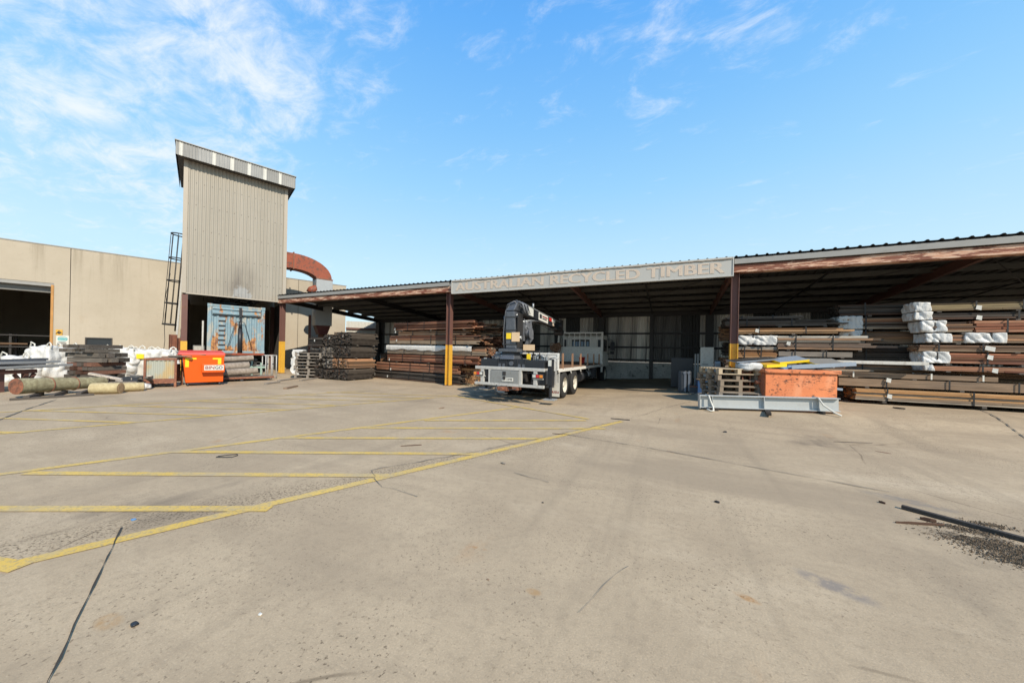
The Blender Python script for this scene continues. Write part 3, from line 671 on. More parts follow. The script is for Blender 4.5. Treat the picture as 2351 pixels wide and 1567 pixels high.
def cage_ladder():
    t = thing('caged_ladder', 'tall dark caged access ladder on the left side of the tower', 'ladder', ww(TA - 1.0, T0 - .26), WR); t.rotation_euler = (-.05, 0, WR)
    r = MB()
    for x in (-.22, .22): r.tube([(x, -.10, 2.2), (x, -.10, 7.25)], .022, 6)
    for i in range(17): r.cyl((-.22, -.10, 2.35 + i * .29), (.22, -.10, 2.35 + i * .29), .013, n=5)
    r.build('rails', 'dark_steel', t)
    for z in (2.52, 3.6, 4.75, 5.9, 7.15):
        h = MB(); pts = [(-.24, -.06, z)] + [(0.31 * math.cos(a), -.16 - .40 * math.sin(a), z) for a in [math.pi - math.pi * i / 14 for i in range(15)]] + [(.24, -.06, z)]
        h.tube(pts, .03 if z > 2.8 else .045, 6); h.build('hoop', 'dark_steel', t)
    c = MB()
    for i in range(5):
        a = math.pi * (i + .5) / 5; c.tube([(0.31 * math.cos(a), -.16 - .40 * math.sin(a), 2.52), (0.31 * math.cos(a), -.16 - .40 * math.sin(a), 7.15)], .014, 5)
    c.build('cage_bars', 'dark_steel', t)
    k = MB(); k.tube([(.1, -.45, 5.1), (-.3, -.5, 4.6), (-.1, -.55, 4.0), (-.35, -.5, 3.5), (.1, -.5, 3.0), (-.3, -.5, 2.3), (-.4, -.45, 1.7), (-.2, -.45, 1.2)], .012, 5); k.build('loose_cable', 'cable_black', t)
    b = MB().box(.30, .5, -.04, .03, 1.1, 5.1); b.build('back_channel', 'pale_grey_paint', t)
cage_ladder()
def container():
    x = TA - .35; b0, b1, z0, z1 = .25, 2.69, 1.12, 3.70
    t = thing('shipping_container', 'rusty pale blue steel container raised in the loading bay under the tower', 'container', ww(x, b0), WR)
    W = b1 - b0; Z = z1 - z0; L = 3.6
    tz = []
    def trap(L, pitch, dep):
        pts = []; u = 0
        while u < L - 1e-6:
            for du, d in ((0, 0), (.3, 0), (.45, -dep), (.8, -dep), (.95, 0)):
                if u + du * pitch <= L: pts.append((u + du * pitch, d))
            u += pitch
        return pts + [(L, 0)]
    m = MB(); m.sheet([Vector((d - .05, .16 + u, 0)) for u, d in trap(W - .32, .23, .04)], [Vector((0, 0, z0 + .12)), Vector((0, 0, z1 - .56))])
    o = m.build('end_wall', 'container_blue', t)
    for v in o.data.vertices: v.co.z -= z0
    o.location.z = z0
    m = MB()
    for y0, s in ((0, 1), (W, -1)): m.sheet([Vector((-.1 - u, y0 + s * (.06 + d), 0)) for u, d in trap(L - .2, .26, .045)], [Vector((0, 0, z0 + .1)), Vector((0, 0, z1 - .1))])
    m.box(-L, -L + .05, 0, W, z0, z1); m.box(-L, -.1, .05, W - .05, z0 + .02, z0 + .12); m.build('side_walls', 'container_blue', t)
    m = MB(); m.box(-.16, .02, 0, .16, z0, z1).box(-.16, .02, W - .16, W, z0, z1).box(-.14, .015, .163, W - .163, z1 - .10, z1 - .002).box(-.14, .0, .163, W - .163, z0, z0 + .12)
    for y in (-.01, W - .2): m.box(-.2, .04, y, y + .21, z1 - .14, z1 + .02).box(-.2, .04, y, y + .21, z0 - .02, z0 + .14)
    m.build('frame', 'container_blue', t, .012)
    h = MB()                                      # top flap with rails
    h.box(-.05, .01, .18, W - .18, z1 - .56, z1 - .11); h.cyl((.04, .2, z1 - .47), (.04, W - .2, z1 - .47), .055, n=10); h.cyl((.04, .2, z1 - .24), (.04, W - .2, z1 - .24), .03, n=8)
    h.build('top_flap', 'container_blue', t)
    l = MB()                                      # slotted ladder strip
    for i in range(7): l.box(.0, .035, .44, .72, z0 + .22 + i * .255, z0 + .38 + i * .255)
    l.build('step_strip', 'container_blue', t); q = MB()
    for i in range(7): q.box(-.02, .02, .47, .69, z0 + .385 + i * .255, z0 + .47 + i * .255)
    q.build('step_slots', 'black_paint', t)
    r = MB(); yc = W * .55
    r.cyl((.12, yc, z0 - .05), (.12, yc, z0 + 1.35), .105, .10, 14).cyl((.12, yc, z0 + 1.35), (.12, yc, z0 + 1.75), .085, .065, 12); r.box(.0, .2, yc - .055, yc + .055, z1 - .62, z1 - .1)
    r.build('hydraulic_ram', 'black_paint', t); k = MB()
    for s in (-1, 1): k.tube([(.1, yc + s * .08, z0 + 1.72), (.1, yc + s * .2, z0 + 1.65), (.08, yc + s * .52, z0 + .3)], .013, 5)
    k.build('hose', 'cable_black', t)
    c = MB(); n = 10                              # sagging peaked tarp on top
    vs = []
    for i in range(n + 1):
        for j in range(9):
            u, v = i / n, j / 8; vs.append((-.05 - v * 3.0, .05 + u * (W - .1), z1 + .03 + .30 * (1 - abs(u - .38) / .62) * (.25 + .75 * min(1, v * 2)) + .03 * noise.noise(Vector((u * 6, v * 6, 0)))))
    c.add(vs, [(i * 9 + j, (i + 1) * 9 + j, (i + 1) * 9 + j + 1, i * 9 + j + 1) for i in range(n) for j in range(8)], True); c.build('tarp_cover', 'tarp_grey', t)
    tr = MB(); tr.box(-L, .3, .5, .75, z0 - .45, z0 - .03).box(-L, .3, W - .75, W - .5, z0 - .45, z0 - .03)
    for x_ in (-.4, -1.9, -3.2): tr.box(x_ - .15, x_ + .15, .3, W - .3, 0, z0 - .455)
    tr.build('support_stand', 'dark_steel', t)
    d = thing('debris_heap', 'heap of broken timber and rubbish on top of the blue container tarp', 'rubbish', ww(x - 1.0, b0 + .55, z1 + .2), WR); q = MB(); rnd = random.Random(5)
    for i in range(46):
        p = Vector((rnd.uniform(-.8, .6), rnd.uniform(-.3, 1.5), rnd.uniform(0, .28))); a = rnd.uniform(0, 6.3); e = Vector((math.cos(a), math.sin(a), rnd.uniform(-.3, .5))) * rnd.uniform(.15, .6); q.bar(p, p + e, rnd.uniform(.04, .14), rnd.uniform(.02, .08))
    q.build('scraps', 'junk_dark', d)
container()
def bay_bits():
    p = wa(457, 800, TA - 1.5); t = thing('control_box', 'small pale grey cabinet in the dark bay beside the blue container', 'cabinet', ww(p.x, p.y), WR)
    MB().box(-.2, .2, -.24, .24, .25, 1.5).build('case', 'truck_grey', t, .01); MB().box(.203, .215, -.2, .2, .3, 1.45).build('door', 'pale_grey_paint', t); MB().box(-.18, .18, -.2, .2, 0, .25).build('plinth', 'dark_steel', t)
    p = wa(466, 740, TA - .6); tag(MB().cyl((0, 0, 0), (0, 0, 2.8), .04, n=10).box(-.1, .1, -.1, .1, 0, .02).build('steel_pole', 'pale_grey_paint', None, 0, ww(p.x, p.y)), 'thin pale steel pole standing left of the blue container', 'pole')
    for i, (x, h, lab) in enumerate(((397, 2.0, 'rusty steel upright stub behind the orange bin lid, left of the pair'), (406, 1.85, 'flaking rusty steel upright close to the brown tower leg'))):
        p = ww(*wa(x, 790, TA + .1 - .2 * i).xy); m = MB(); m.box(-.02, .02, -.12, .12, 0, h).box(-.1, .1, -.12, -.09, 0, h).box(-.1, .1, .09, .12, 0, h)
        tag(m.build('steel_upright', 'rust_steel', None, 0, (p.x, p.y, 0)), lab, 'steel upright', 'rusty uprights by the tower')
bay_bits()
# ================================================================== dust duct between tower and shed
def duct():
    xa = -24.9
    t = thing('extraction_duct', 'rust red duct curving from the tower down into a grey hopper box', 'duct', ww(xa, T1), WR)
    pt = wa(690, 590, xa); z_top, z_bot = wa(690, 587, xa).z, wa(690, 621, xa).z
    h = (z_top - z_bot) / 2; zc = (z_top + z_bot) / 2; yb = wa(741, 643, xa).y - T1; zb = wa(741, 643, xa).z
    hw = abs(wa(758, 643, xa).y - wa(724, 643, xa).y) / 2
    path = [(0, zc)]; r = yb - .55 ; cy, cz = .55, zc - r
    path.append((.55, zc))
    for i in range(1, 13):
        a = math.pi / 2 * i / 12; path.append((cy + r * math.sin(a), zc - r + r * math.cos(a) if False else zc - (zc - zb) * (1 - math.cos(a))))
    m = MB(); vs = []
    for i, (y, z) in enumerate(path):
        p0 = path[max(0, i - 1)]; p1 = path[min(len(path) - 1, i + 1)]; d = Vector((p1[0] - p0[0], p1[1] - p0[1])).normalized(); n = Vector((-d.y, d.x)); k = h + (hw - h) * i / (len(path) - 1)
        for s1, s2 in ((1, 1), (1, -1), (-1, -1), (-1, 1)): vs.append((s1 * .42, y + n.x * k * s2, z + n.y * k * s2))
    m.add(vs, [(i * 4 + j, i * 4 + (j + 1) % 4, i * 4 + 4 + (j + 1) % 4, i * 4 + 4 + j) for i in range(len(path) - 1) for j in range(4)]); m.build('elbow', 'rust_duct', t)
    f = MB(); f.box(-.5, .5, .5, .56, zc - h - .05, zc + h + .05).box(-.5, .5, .01, .06, zc - h - .06, zc + h + .06).box(-.52, .52, yb - hw - .05, yb + hw + .05, zb - .04, zb + .03); f.build('flange', 'rust_steel', t)
    zs = wa(741, 748, xa).z
    MB().box(-.5, .5, yb - hw - .04, yb + hw + .04, zs, zb - .045).build('hopper_box', 'galvanised', t, .015)
    MB().prism([(-.42, 0), (.42, 0), (.24, -.55), (-.24, -.55)], 'x', -.42, .42, Matrix.Translation((0, yb, zs - .003))).build('hopper_cone', 'dark_red', t)
    z2 = zs - .55; MB().cyl((0, yb, 0), (0, yb, z2 - .003), .2, n=12).build('outlet_pipe', 'rust_steel', t)
    p = wa(714, 668, xa + .2); MB().tube([(.3, p.y - T1 - .05, p.z - .1), (.3, p.y - T1, p.z + .05), (.3, p.y - T1 + .2, p.z + .15), (.3, yb - hw, p.z + .16)], .24, 12).build('fan_inlet', 'rust_duct', t)
    MB().box(-.1, .1, yb - hw - .32, yb - hw - .2, 0, 3.6).build('support_post', 'brown_steel', t)
duct()
# ================================================================== timber shed
EB, EZ = 12.18, 4.44                              # eave line and height
SL = .075                   # fall of the roof to the rear
BB = 19.5                                        # rear wall
A0, A1 = -20.48, 14.5
def rz(b): return EZ - SL * (b - EB)
POSTS = [-20.33, -8.68, 1.74, 12.2]; RAFT = [-20.33, -14.5, -8.68, -3.5, 1.74, 7.0, 12.2]
def shed():
    t = thing('timber_shed', 'long open fronted timber shed with low skillion roof on brown steel posts', 'shed', (0, 0, 0))
    m = MB(); prof = []; a = A0; p = .25
    while a < A1:
        for da, dz in ((0, 0), (.165, 0), (.19, .034), (.225, .034)): prof.append(Vector((a + da, 0, dz)))
        a += p
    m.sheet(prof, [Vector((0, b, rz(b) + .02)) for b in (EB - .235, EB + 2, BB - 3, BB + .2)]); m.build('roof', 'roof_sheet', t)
    MB().box(A0, -8.62, EB - .20, EB - .13, EZ - .165, EZ - .01).box(1.69, A1, EB - .20, EB - .13, EZ - .165, EZ - .01).box(-8.61, 1.68, EB - .15, EB - .08, EZ - .2, EZ - .02).build('gutter', 'gutter_grey', t)
    bm = MB()                                    # rusty eave channel: web and two flanges
    bm.box(A0, A1, EB - .145, EB - .125, 4.07, 4.242).box(A0, A1, EB - .20, EB + .07, 4.02, 4.068).box(A0, A1, EB - .123, EB + .07, 4.224, 4.24).build('eave_beam', 'rusty_beam', t)
    for a in POSTS:
        z0 = zg(a, EB) - .02; f = MB()
        f.box(a - .10, a - .085, EB - .11, EB + .11, z0, 4.016).box(a + .085, a + .10, EB - .11, EB + .11, z0, 4.016).box(a - .083, a + .083, EB - .012, EB + .012, z0, 4.016)
        f.box(a - .16, a + .16, EB - .17, EB + .17, z0, z0 + .035)
        po = f.build('post', 'brown_steel', t); zt = {0: 1.83, 1: 1.75, 2: 1.9, 3: 1.95}[POSTS.index(a)]; y = MB()
        for x0, x1, y0, y1 in ((-.104, -.084, -.114, .114), (.084, .104, -.114, .114), (-.082, .082, -.016, .016)): y.box(a + x0, a + x1, EB + y0, EB + y1, z0 + .04, zt)
        y.build('painted_base', 'yellow_paint', po)
    for a in RAFT:
        r = MB(); b0, b1 = EB - .04, BB
        for w, o0, o1 in ((.10, .02, .035), (.012, .036, .27), (.10, .271, .286)):
            r.add([(a + s * w / 2, b, rz(b) - .02 - o - (.0 if b == b0 else 0)) for b in (b0, b1) for o in (o0, o1) for s in (-1, 1)], [(0, 1, 3, 2), (4, 6, 7, 5), (0, 4, 5, 1), (2, 3, 7, 6), (0, 2, 6, 4), (1, 5, 7, 3)])
        for v in r.v: v.z -= .06
        r.build('rafter', 'dark_steel' if a < -10 else 'brown_steel', t)
    for i in range(6):
        b = EB + 1.0 + i * 1.15; z = rz(b); q = MB()
        q.box(A0 + .05, A1, b - .006, b + .006, z - .165, z - .012).box(A0 + .05, A1, b - .06, b - .006, z - .030, z - .012).box(A0 + .05, A1, b + .006, b + .06, z - .165, z - .150)
        q.build('purlin', 'purlin_grey', t)
    br = MB()
    for a, c in zip(RAFT, RAFT[1:]):
        if a < -10: continue
        for s, e in ((a, c), (c, a)): br.tube([(s, EB + .3, rz(EB + .3) - .22), ((s + e) / 2, EB + 3.6, rz(EB + 3.6) - .24), (e, BB - .4, rz(BB - .4) - .22)], .014, 5)
        mid = (a + c) / 2; br.bar((mid - .0, EB + .2, rz(EB) - .2), (mid, BB - .2, rz(BB) - .2), .05, .04)
    br.build('bracing', 'dark_steel', t)
    # rear columns and rails
    c = MB()
    for a in [-20.33, -17.4, -14.5, -11.6, -8.68, -6.1, -3.5, -.9, 1.74, 4.4, 7.0, 9.6, 12.2]:
        w = .17 if a in RAFT else .09; k = MB(); k.box(a - w, a + w, BB - .32, BB - .10, zg(a, BB) - .02, rz(BB) - .28); k.build('rear_column', 'dark_steel', t)
    g = MB()
    for z in (1.18, 1.86, 2.6): g.box(A0, A1, BB - .10, BB - .04, z, z + .09)
    g.box(A0, A1, BB - .26, BB - .12, 3.55, 3.8)
    g.build('wall_rail', 'dark_steel', t)
    e = thing('rear_shed_wall', 'patchwork of old grey corrugated sheets closing the back of the shed', 'wall', (0, 0, 0)); a = A0 + .6; rnd = random.Random(11)
    while a < A1:
        w = rnd.choice((.76, .76, .84, .62)); q = MB(); off = rnd.uniform(-.012, .012)
        q.sheet([Vector((u, d + off, 0)) for u, d in corr(w - .01, .125, .04, 6)], [Vector((0, 0, 1.12)), Vector((0, 0, 3.95))]); q.build('corrugated_sheet', 'old_corrugated', e, 0, (a, BB, 0)); a += w
    MB().box(A0, A1, BB + .06, BB + .12, 1.12, 3.9).build('backing_board', 'soffit_dark', e)
    r = thing('retaining_wall', 'low rough concrete retaining wall under the corrugated back wall', 'wall', (0, BB, 0)); q = MB()
    q.box(A0, A1, -.14, .3, -.1, 1.02); q.build('footing', 'retaining_concrete', r, .02); MB().box(A0, A1, -.17, -.03, 1.023, 1.09).build('top_rail', 'pale_grey_paint', r)
    # fence beyond the open left end
    p, q_ = ww(WA, 8.12), Vector((A0 + .2, BB + .4, 0)); L = (q_ - p).length; f = thing('corrugated_fence', 'pale corrugated fence seen through the open left end of the shed', 'fence', p, math.atan2(q_.y - p.y, q_.x - p.x)); q = MB(); q.sheet([Vector((u, d, 0)) for u, d in corr(L, .1, .03)], [Vector((0, 0, 0)), Vector((0, 0, 3.6))]); q.build('sheeting', 'clear_sheet', f)
    MB().box(0, L, -.10, -.03, 2.95, 3.1).box(0, L, -.08, -.03, 1.2, 1.3).build('rail', 'brown_steel', f)
shed()
def sign():
    sb = EB - .33; s0, s1, z0, z1 = atb(1038, 662, sb).x, atb(1682, 615, sb).x, 3.915, 4.435; L = s1 - s0
    t = thing('shop_sign', 'long weathered grey sign board along the eave with faded pinkish lettering', 'sign', (s0, sb, z0))
    H = z1 - z0
    MB().box(0, L, .0, .12, 0, H).build('board', 'sign_face', t)
    e = MB(); e.box(-.02, L + .02, -.018, .13, -.03, -.002).box(-.03, -.002, -.018, .13, -.03, H).box(L + .002, L + .03, -.02, .13, -.03, H + .02).box(0, L, .0, .13, H + .002, H + .03)
    for x in (2.65, 4.3, 8.0): e.box(x - .005, x + .005, -.012, -.002, 0, H - .05)
    e.build('frame', 'sign_edge', t)
    c = MB(); n = 140; rnd = random.Random(3); vs = []       # torn banner skin curling off the top
    for i in range(n + 1):
        x = L * i / n; d = .035 + .045 * abs(noise.noise(Vector((x * .9, 0, 0)))) + .025 * rnd.random(); cu = .02 + .03 * abs(noise.noise(Vector((x * 1.7, 5, 0))))
        vs += [(x, -.006, H), (x, -.008 - cu, H - d * .5), (x, -.006 - cu * .4, H - d)]
    c.add(vs, [(3 * i + j, 3 * i + 3 + j, 3 * i + 4 + j, 3 * i + 1 + j) for i in range(n) for j in range(2)], False); c.build('torn_skin', 'tower_trim', t)
    for w, xa, xb in (('AUSTRALIAN', 1047, 1250), ('RECYCLED', 1262, 1469), ('TIMBER', 1483, 1664)):
        a, b = atb(xa, 650, sb).x, atb(xb, 630, sb).x
        text('lettering', w, 'sign_letter', t, .47, ((a + b) / 2 - s0, -.006, H * .44), (R(90), 0, 0), width=b - a - .05, bold=.022)
sign()
def far_tree():
    t = thing('tree', 'leafy green tree top glimpsed beyond the left end of the shed roof', 'tree', (-22.6, 22.5, 0)); MB().tube([(0, 0, 0), (.1, 0, 2), (0, .1, 3.2)], [.18, .14, .08], 8).tube([(.05, 0, 2.2), (.6, .1, 3.2)], [.08, .03], 6).tube([(.05, 0, 2.0), (-.6, -.1, 3.1)], [.08, .03], 6).build('trunk', 'bark', t)
    m = MB(); rnd = random.Random(9)
    for i in range(1400):
        d = Vector((rnd.gauss(0, 1), rnd.gauss(0, 1), rnd.gauss(0, 1))).normalized(); cl = Vector((math.sin(i % 9 * 1.7) * .8, math.cos(i % 9 * 2.1) * .7, 3.1 + .35 * math.sin(i % 9))); p = cl + d * rnd.uniform(.1, .62)
        e = Euler((rnd.uniform(0, 6), rnd.uniform(0, 6), rnd.uniform(0, 6))).to_matrix().to_4x4(); e.translation = p; m.add([(-.06, -.03, 0), (.06, -.03, 0), (.06, .03, .01), (-.06, .03, 0)], [(0, 1, 2, 3)], False, e)
    m.build('crown', 'leaf_green', t)
far_tree()
# ================================================================== timber packs
def boards(mb, L, D, H, bw, bh, rnd, jit, axis='x', rag=0.0, gap=0.0):
    nz, ny = max(1, round(H / bh)), max(1, round((D if axis == 'x' else L) / bw))
    bh = H / nz; W = D if axis == 'x' else L; bw = W / ny; LL = L if axis == 'x' else D
    for k in range(nz):
        for j in range(ny):
            if 0 < k < nz - 1 and 1 < j < ny - 2 and axis == 'x' and rag < .02 and ny > 5 and j % 2: continue
            if k == nz - 1 and rnd.random() < .14 and ny > 3 and not gap: continue
            s = rnd.uniform(-jit, jit * .3); e = LL - abs(rnd.gauss(0, rag)) + rnd.uniform(-jit, jit) + (rnd.uniform(.15, .55) if rag > .09 and LL > 2 and rnd.random() < .10 else 0)
            y0 = j * bw + rnd.uniform(0, .006); h = bh - rnd.uniform(.005, .016); w = bw - rnd.uniform(.006, .022) - gap * rnd.uniform(.4, 1.4); h -= gap * rnd.uniform(0, .22); fo = rnd.uniform(-.03, .03) if j == 0 else 0
            cut = rnd.random() < .25 and LL > 2.5
            for a, b in (((s, LL * rnd.uniform(.3, .7)), None) if cut else ((s, e), None))[:1]:
                pieces = [(a, b)] + ([(b + .006, e)] if cut else [])
                for p, q in pieces:
                    q = max(q, p + .3); 
                    if axis == 'x': mb.box(p, q, y0 + fo, y0 + w, k * bh, k * bh + h)
                    else: mb.box(y0, y0 + w, p, q, k * bh, k * bh + h)
PACKS = [0]
def pack(P, ang, L, D, H, mat, label, group, bw=.11, bh=.05, straps=(.15, .5, .85), tags=(), wrap=None, rag=.03, jit=.03, axis='x', bearer=.05, cat='timber pack', name='timber_pack', wrapmat='wrap_white', top=None, strapmat='strap_black', gap=0.0):
    PACKS[0] += 1; rnd = random.Random(PACKS[0] * 13)
    t = thing(name, label, cat, P, ang + R(rnd.uniform(-.9, .9)), group)
    m = MB(); z = bearer
    boards(m, L, D, H - z, bw, bh, rnd, jit, axis, rag, gap); m.build('boards', mat, t, 0, (0, 0, z))
    if bearer > .02:
        for f in ((.12, .5, .88) if L > 2 else (.2, .8)):
            if axis == 'x': MB().box(L * f - .04, L * f + .04, -.01, D, 0, z - .004).build('bearer', 'wood_grey', t)
            else: MB().box(0, L, D * f - .04, D * f + .04, 0, z - .004).build('bearer', 'wood_grey', t)
    for f in straps:
        s = MB(); x = L * f; w = .016; g = .024
        if axis == 'x': s.box(x - w, x + w, -g - .004, -g, z - .0, H + g).box(x - w, x + w, -g, D + g, H + .012, H + .016).box(x - w, x + w, D + g, D + g + .004, z, H + g)
        else: s.box(x - w, x + w, -jit - .03, -jit - .026, z, H + g)
        s.build('strap', strapmat, t)
    for f, zz in tags:
        q = MB(); x = L * f; q.add([(x, -.035, zz), (x + .085, -.045, zz - .02), (x + .07, -.05, zz - .13), (x - .02, -.04, zz - .10)], [(0, 3, 2, 1)])
        q.add([(x, -.037, zz), (x + .085, -.047, zz - .02), (x + .07, -.052, zz - .13), (x - .02, -.042, zz - .10)], [(0, 1, 2, 3)]); q.build('tag', 'white_card', t)
    if wrap:
        a, b = wrap; q = MB(); q.wobble(a, b, -.035, D + .03, z - .01, H + .03, .010, 26, PACKS[0], 0, 4, 18, .5, .09, 5.5); q.build('plastic_wrap', wrapmat, t)
    if top:                                      # plastic sheet lying over the top, hanging over the front edge
        a, b, d = top; q = MB(); n = 40; vs = []
        for i in range(n + 1):
            x = a + (b - a) * i / n; w = noise.noise(Vector((x * 1.4, 3, 0))); w2 = noise.noise(Vector((x * 6, 1, 0))) * .02
            for yy, zz in ((-.04 + w2, H - d * (1 + .55 * w)), (-.055 + w2, H - d * .45), (-.05 + w2, H + .015), (.1, H + .05 + .02 * w), (D * .5, H + .045 - .02 * w), (D, H + .03), (D + .03, H - .1)): vs.append((x, yy, zz))
        q.add(vs, [(i * 7 + j, (i + 1) * 7 + j, (i + 1) * 7 + j + 1, i * 7 + j + 1) for i in range(n) for j in range(6)], True); q.build('plastic_wrap', wrapmat, t)
    return t
def ppx(xl, yb, yt, xr, b0, ang, D, mat, label, group, ref=None, **k):
    if ref is None: P = atb(xl, yb, b0)
    else: P = atp(xl, yb, ref, ang)
    Q = atp(xr, yb, P, ang); T = atp(xl, yt, P, ang)
    L = math.hypot(Q.x - P.x, Q.y - P.y); return pack(P, ang, L, D, T.z - P.z, mat, label, group, **k)
MG = 'strapped timber packs stacked by the middle shed post'; ref = G(866, 867); an = R(-6.0)
def mid():
    A = dict(ref=ref, jit=.02)
    ppx(855, 867.5, 847, 1062, 0, an, 1.1, 'wood_dark', 'lowest dark weathered timber pack on the ground behind the yellow based middle post', MG, tags=((.035, .30), (.2, .24)), straps=(.03, .25, .46, .62, .83), rag=.12, bearer=.05, **A)
    ppx(864, 847, 829.5, 1055, 0, an, 1.1, 'wood_red', 'clean red brown timber pack second from the ground beside the middle post', MG, tags=((.2, .12),), straps=(.19, .45, .68, .9), rag=.10, bearer=.02, bh=.07, **A)
    ppx(889, 829.5, 811, 1100, 0, an, 1.0, 'wood_red', 'rusty red timber pack third from the ground beside the middle post', MG, tags=((.03, .18),), straps=(.2, .42, .66, .88), rag=.15, bearer=.04, **A)
    ppx(890, 811, 793, 1112, 0, an, 1.0, 'wood_mixed', 'brown timber pack draped with white plastic sheet across its top', MG, straps=(.2, .42, .66, .88), rag=.02, bearer=.03, top=(-.06, 5.35, .19), wrapmat='bag_white', **A)
    ppx(895, 791, 771, 1105, 0, an, .95, 'wood_mixed', 'orange brown timber pack lying directly above the white plastic sheet', MG, tags=((.09, .28),), straps=(.27, .5, .76), rag=.25, bearer=.06, **A)
    ppx(915, 770.5, 760.5, 1086, 0, an, .9, 'wood_brown', 'thin grey brown timber pack just below the topmost one by the middle post', MG, straps=(.22, .55), rag=.3, bearer=.03, **A)
    ppx(904, 760, 741, 1092, 0, an, .9, 'wood_red', 'topmost red brown timber pack of the stack by the middle post', MG, tags=((.02, .16), (.03, .02)), straps=(.2, .42, .7), rag=.35, bearer=.05, **A)
    rb = atb(1100, 760, 14.2)
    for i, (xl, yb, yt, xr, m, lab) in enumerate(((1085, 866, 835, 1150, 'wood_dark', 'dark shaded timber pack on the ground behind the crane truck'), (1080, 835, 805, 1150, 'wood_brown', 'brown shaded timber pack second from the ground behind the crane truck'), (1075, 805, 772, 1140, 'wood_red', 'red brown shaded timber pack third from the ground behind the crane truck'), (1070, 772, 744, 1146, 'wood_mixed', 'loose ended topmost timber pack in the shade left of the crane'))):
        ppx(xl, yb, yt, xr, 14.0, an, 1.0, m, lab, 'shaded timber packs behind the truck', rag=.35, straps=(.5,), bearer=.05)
    P = G(1068, 883); t = pack(P, R(8), .75, .6, .62, 'wood_orange', 'small stack of orange cut timber blocks with ends showing behind the truck tail', 'cut block stacks', bw=.07, bh=.05, straps=(), axis='y', jit=.03, bearer=.04, cat='timber stack', name='timber_stack')
    tag(MB().box(-.1, 1.2, -.05, .25, 0, .11).build('timber_offcut', 'wood_orange', None, .008, P + Vector((-.25, -.02, .635))), 'pale orange timber offcut lying on the cut block stack behind the truck', 'offcut')
mid()
def dark_stacks():
    G1 = 'dark timber packs stacked outside the tower end of the shed'; rnd = random.Random(4)
    P = G(703, 866); px = 1.5 / (866 - 797.5); dx = (R(0))
    cols = ((0.0, 1.12, [.50, .50, .48, .55], 'x', 'left column'), (1.14, .76, [.48, .52, .55, .62], 'y', 'middle column'), (1.92, 1.16, [.52, .50, .60, .66], 'y', 'right column'))
    look = {('left column', 0): ('wood_dark', 'blackened mixed ends pack lowest in the left column of the dark stack'), ('left column', 1): ('wood_dark', 'dark pack with orange cut ends second from the ground in the left column'), ('left column', 2): ('wood_grey', 'grey weathered pack third from the ground in the left column of the dark stack'), ('left column', 3): ('wood_dark', 'topmost flat brown black pack in the left column of the dark stack'),
            ('middle column', 0): ('wood_dark', 'lowest dark pack with small cut ends in the middle column'), ('middle column', 1): ('wood_grey', 'grey pack second from the ground in the middle column of the dark stack'), ('middle column', 2): ('wood_grey', 'green grey pack third from the ground in the middle column of the dark stack'), ('middle column', 3): ('wood_dark', 'topmost black pack with a white tag in the middle column'),
            ('right column', 0): ('wood_dark', 'lowest black pack in the right column of the dark stack'), ('right column', 1): ('wood_brown', 'dark brown pack second from the ground in the right column'), ('right column', 2): ('wood_dark', 'black pack third from the ground in the right column of the dark stack'), ('right column', 3): ('wood_dark', 'topmost black pack in the right column below the shed rafter')}
    for x, w, hs, ax, nm in cols:
        z = 0
        for i, h in enumerate(hs):
            o = Vector((x + rnd.uniform(-.05, .05), rnd.uniform(-.08, .08) + .1 * (i > 1), z)); m, lab = look[(nm, i)]
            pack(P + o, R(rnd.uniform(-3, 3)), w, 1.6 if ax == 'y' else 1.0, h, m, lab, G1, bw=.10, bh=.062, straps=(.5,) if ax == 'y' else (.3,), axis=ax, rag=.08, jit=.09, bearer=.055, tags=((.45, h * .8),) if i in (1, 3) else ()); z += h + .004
    P2 = atb(880, 830, 13.9); z0 = zg(P2.x, 13.9)
    pack(Vector((P2.x - .2, 13.9, z0)), R(-4), 1.6, 1.0, 1.25, 'wood_brown', 'tall brown pack standing in the shade between the dark stack and the middle packs', G1, bw=.12, bh=.09, straps=(.3,), rag=.1)
dark_stacks()
RG = 'timber packs with plastic capped ends at the right of the shed'
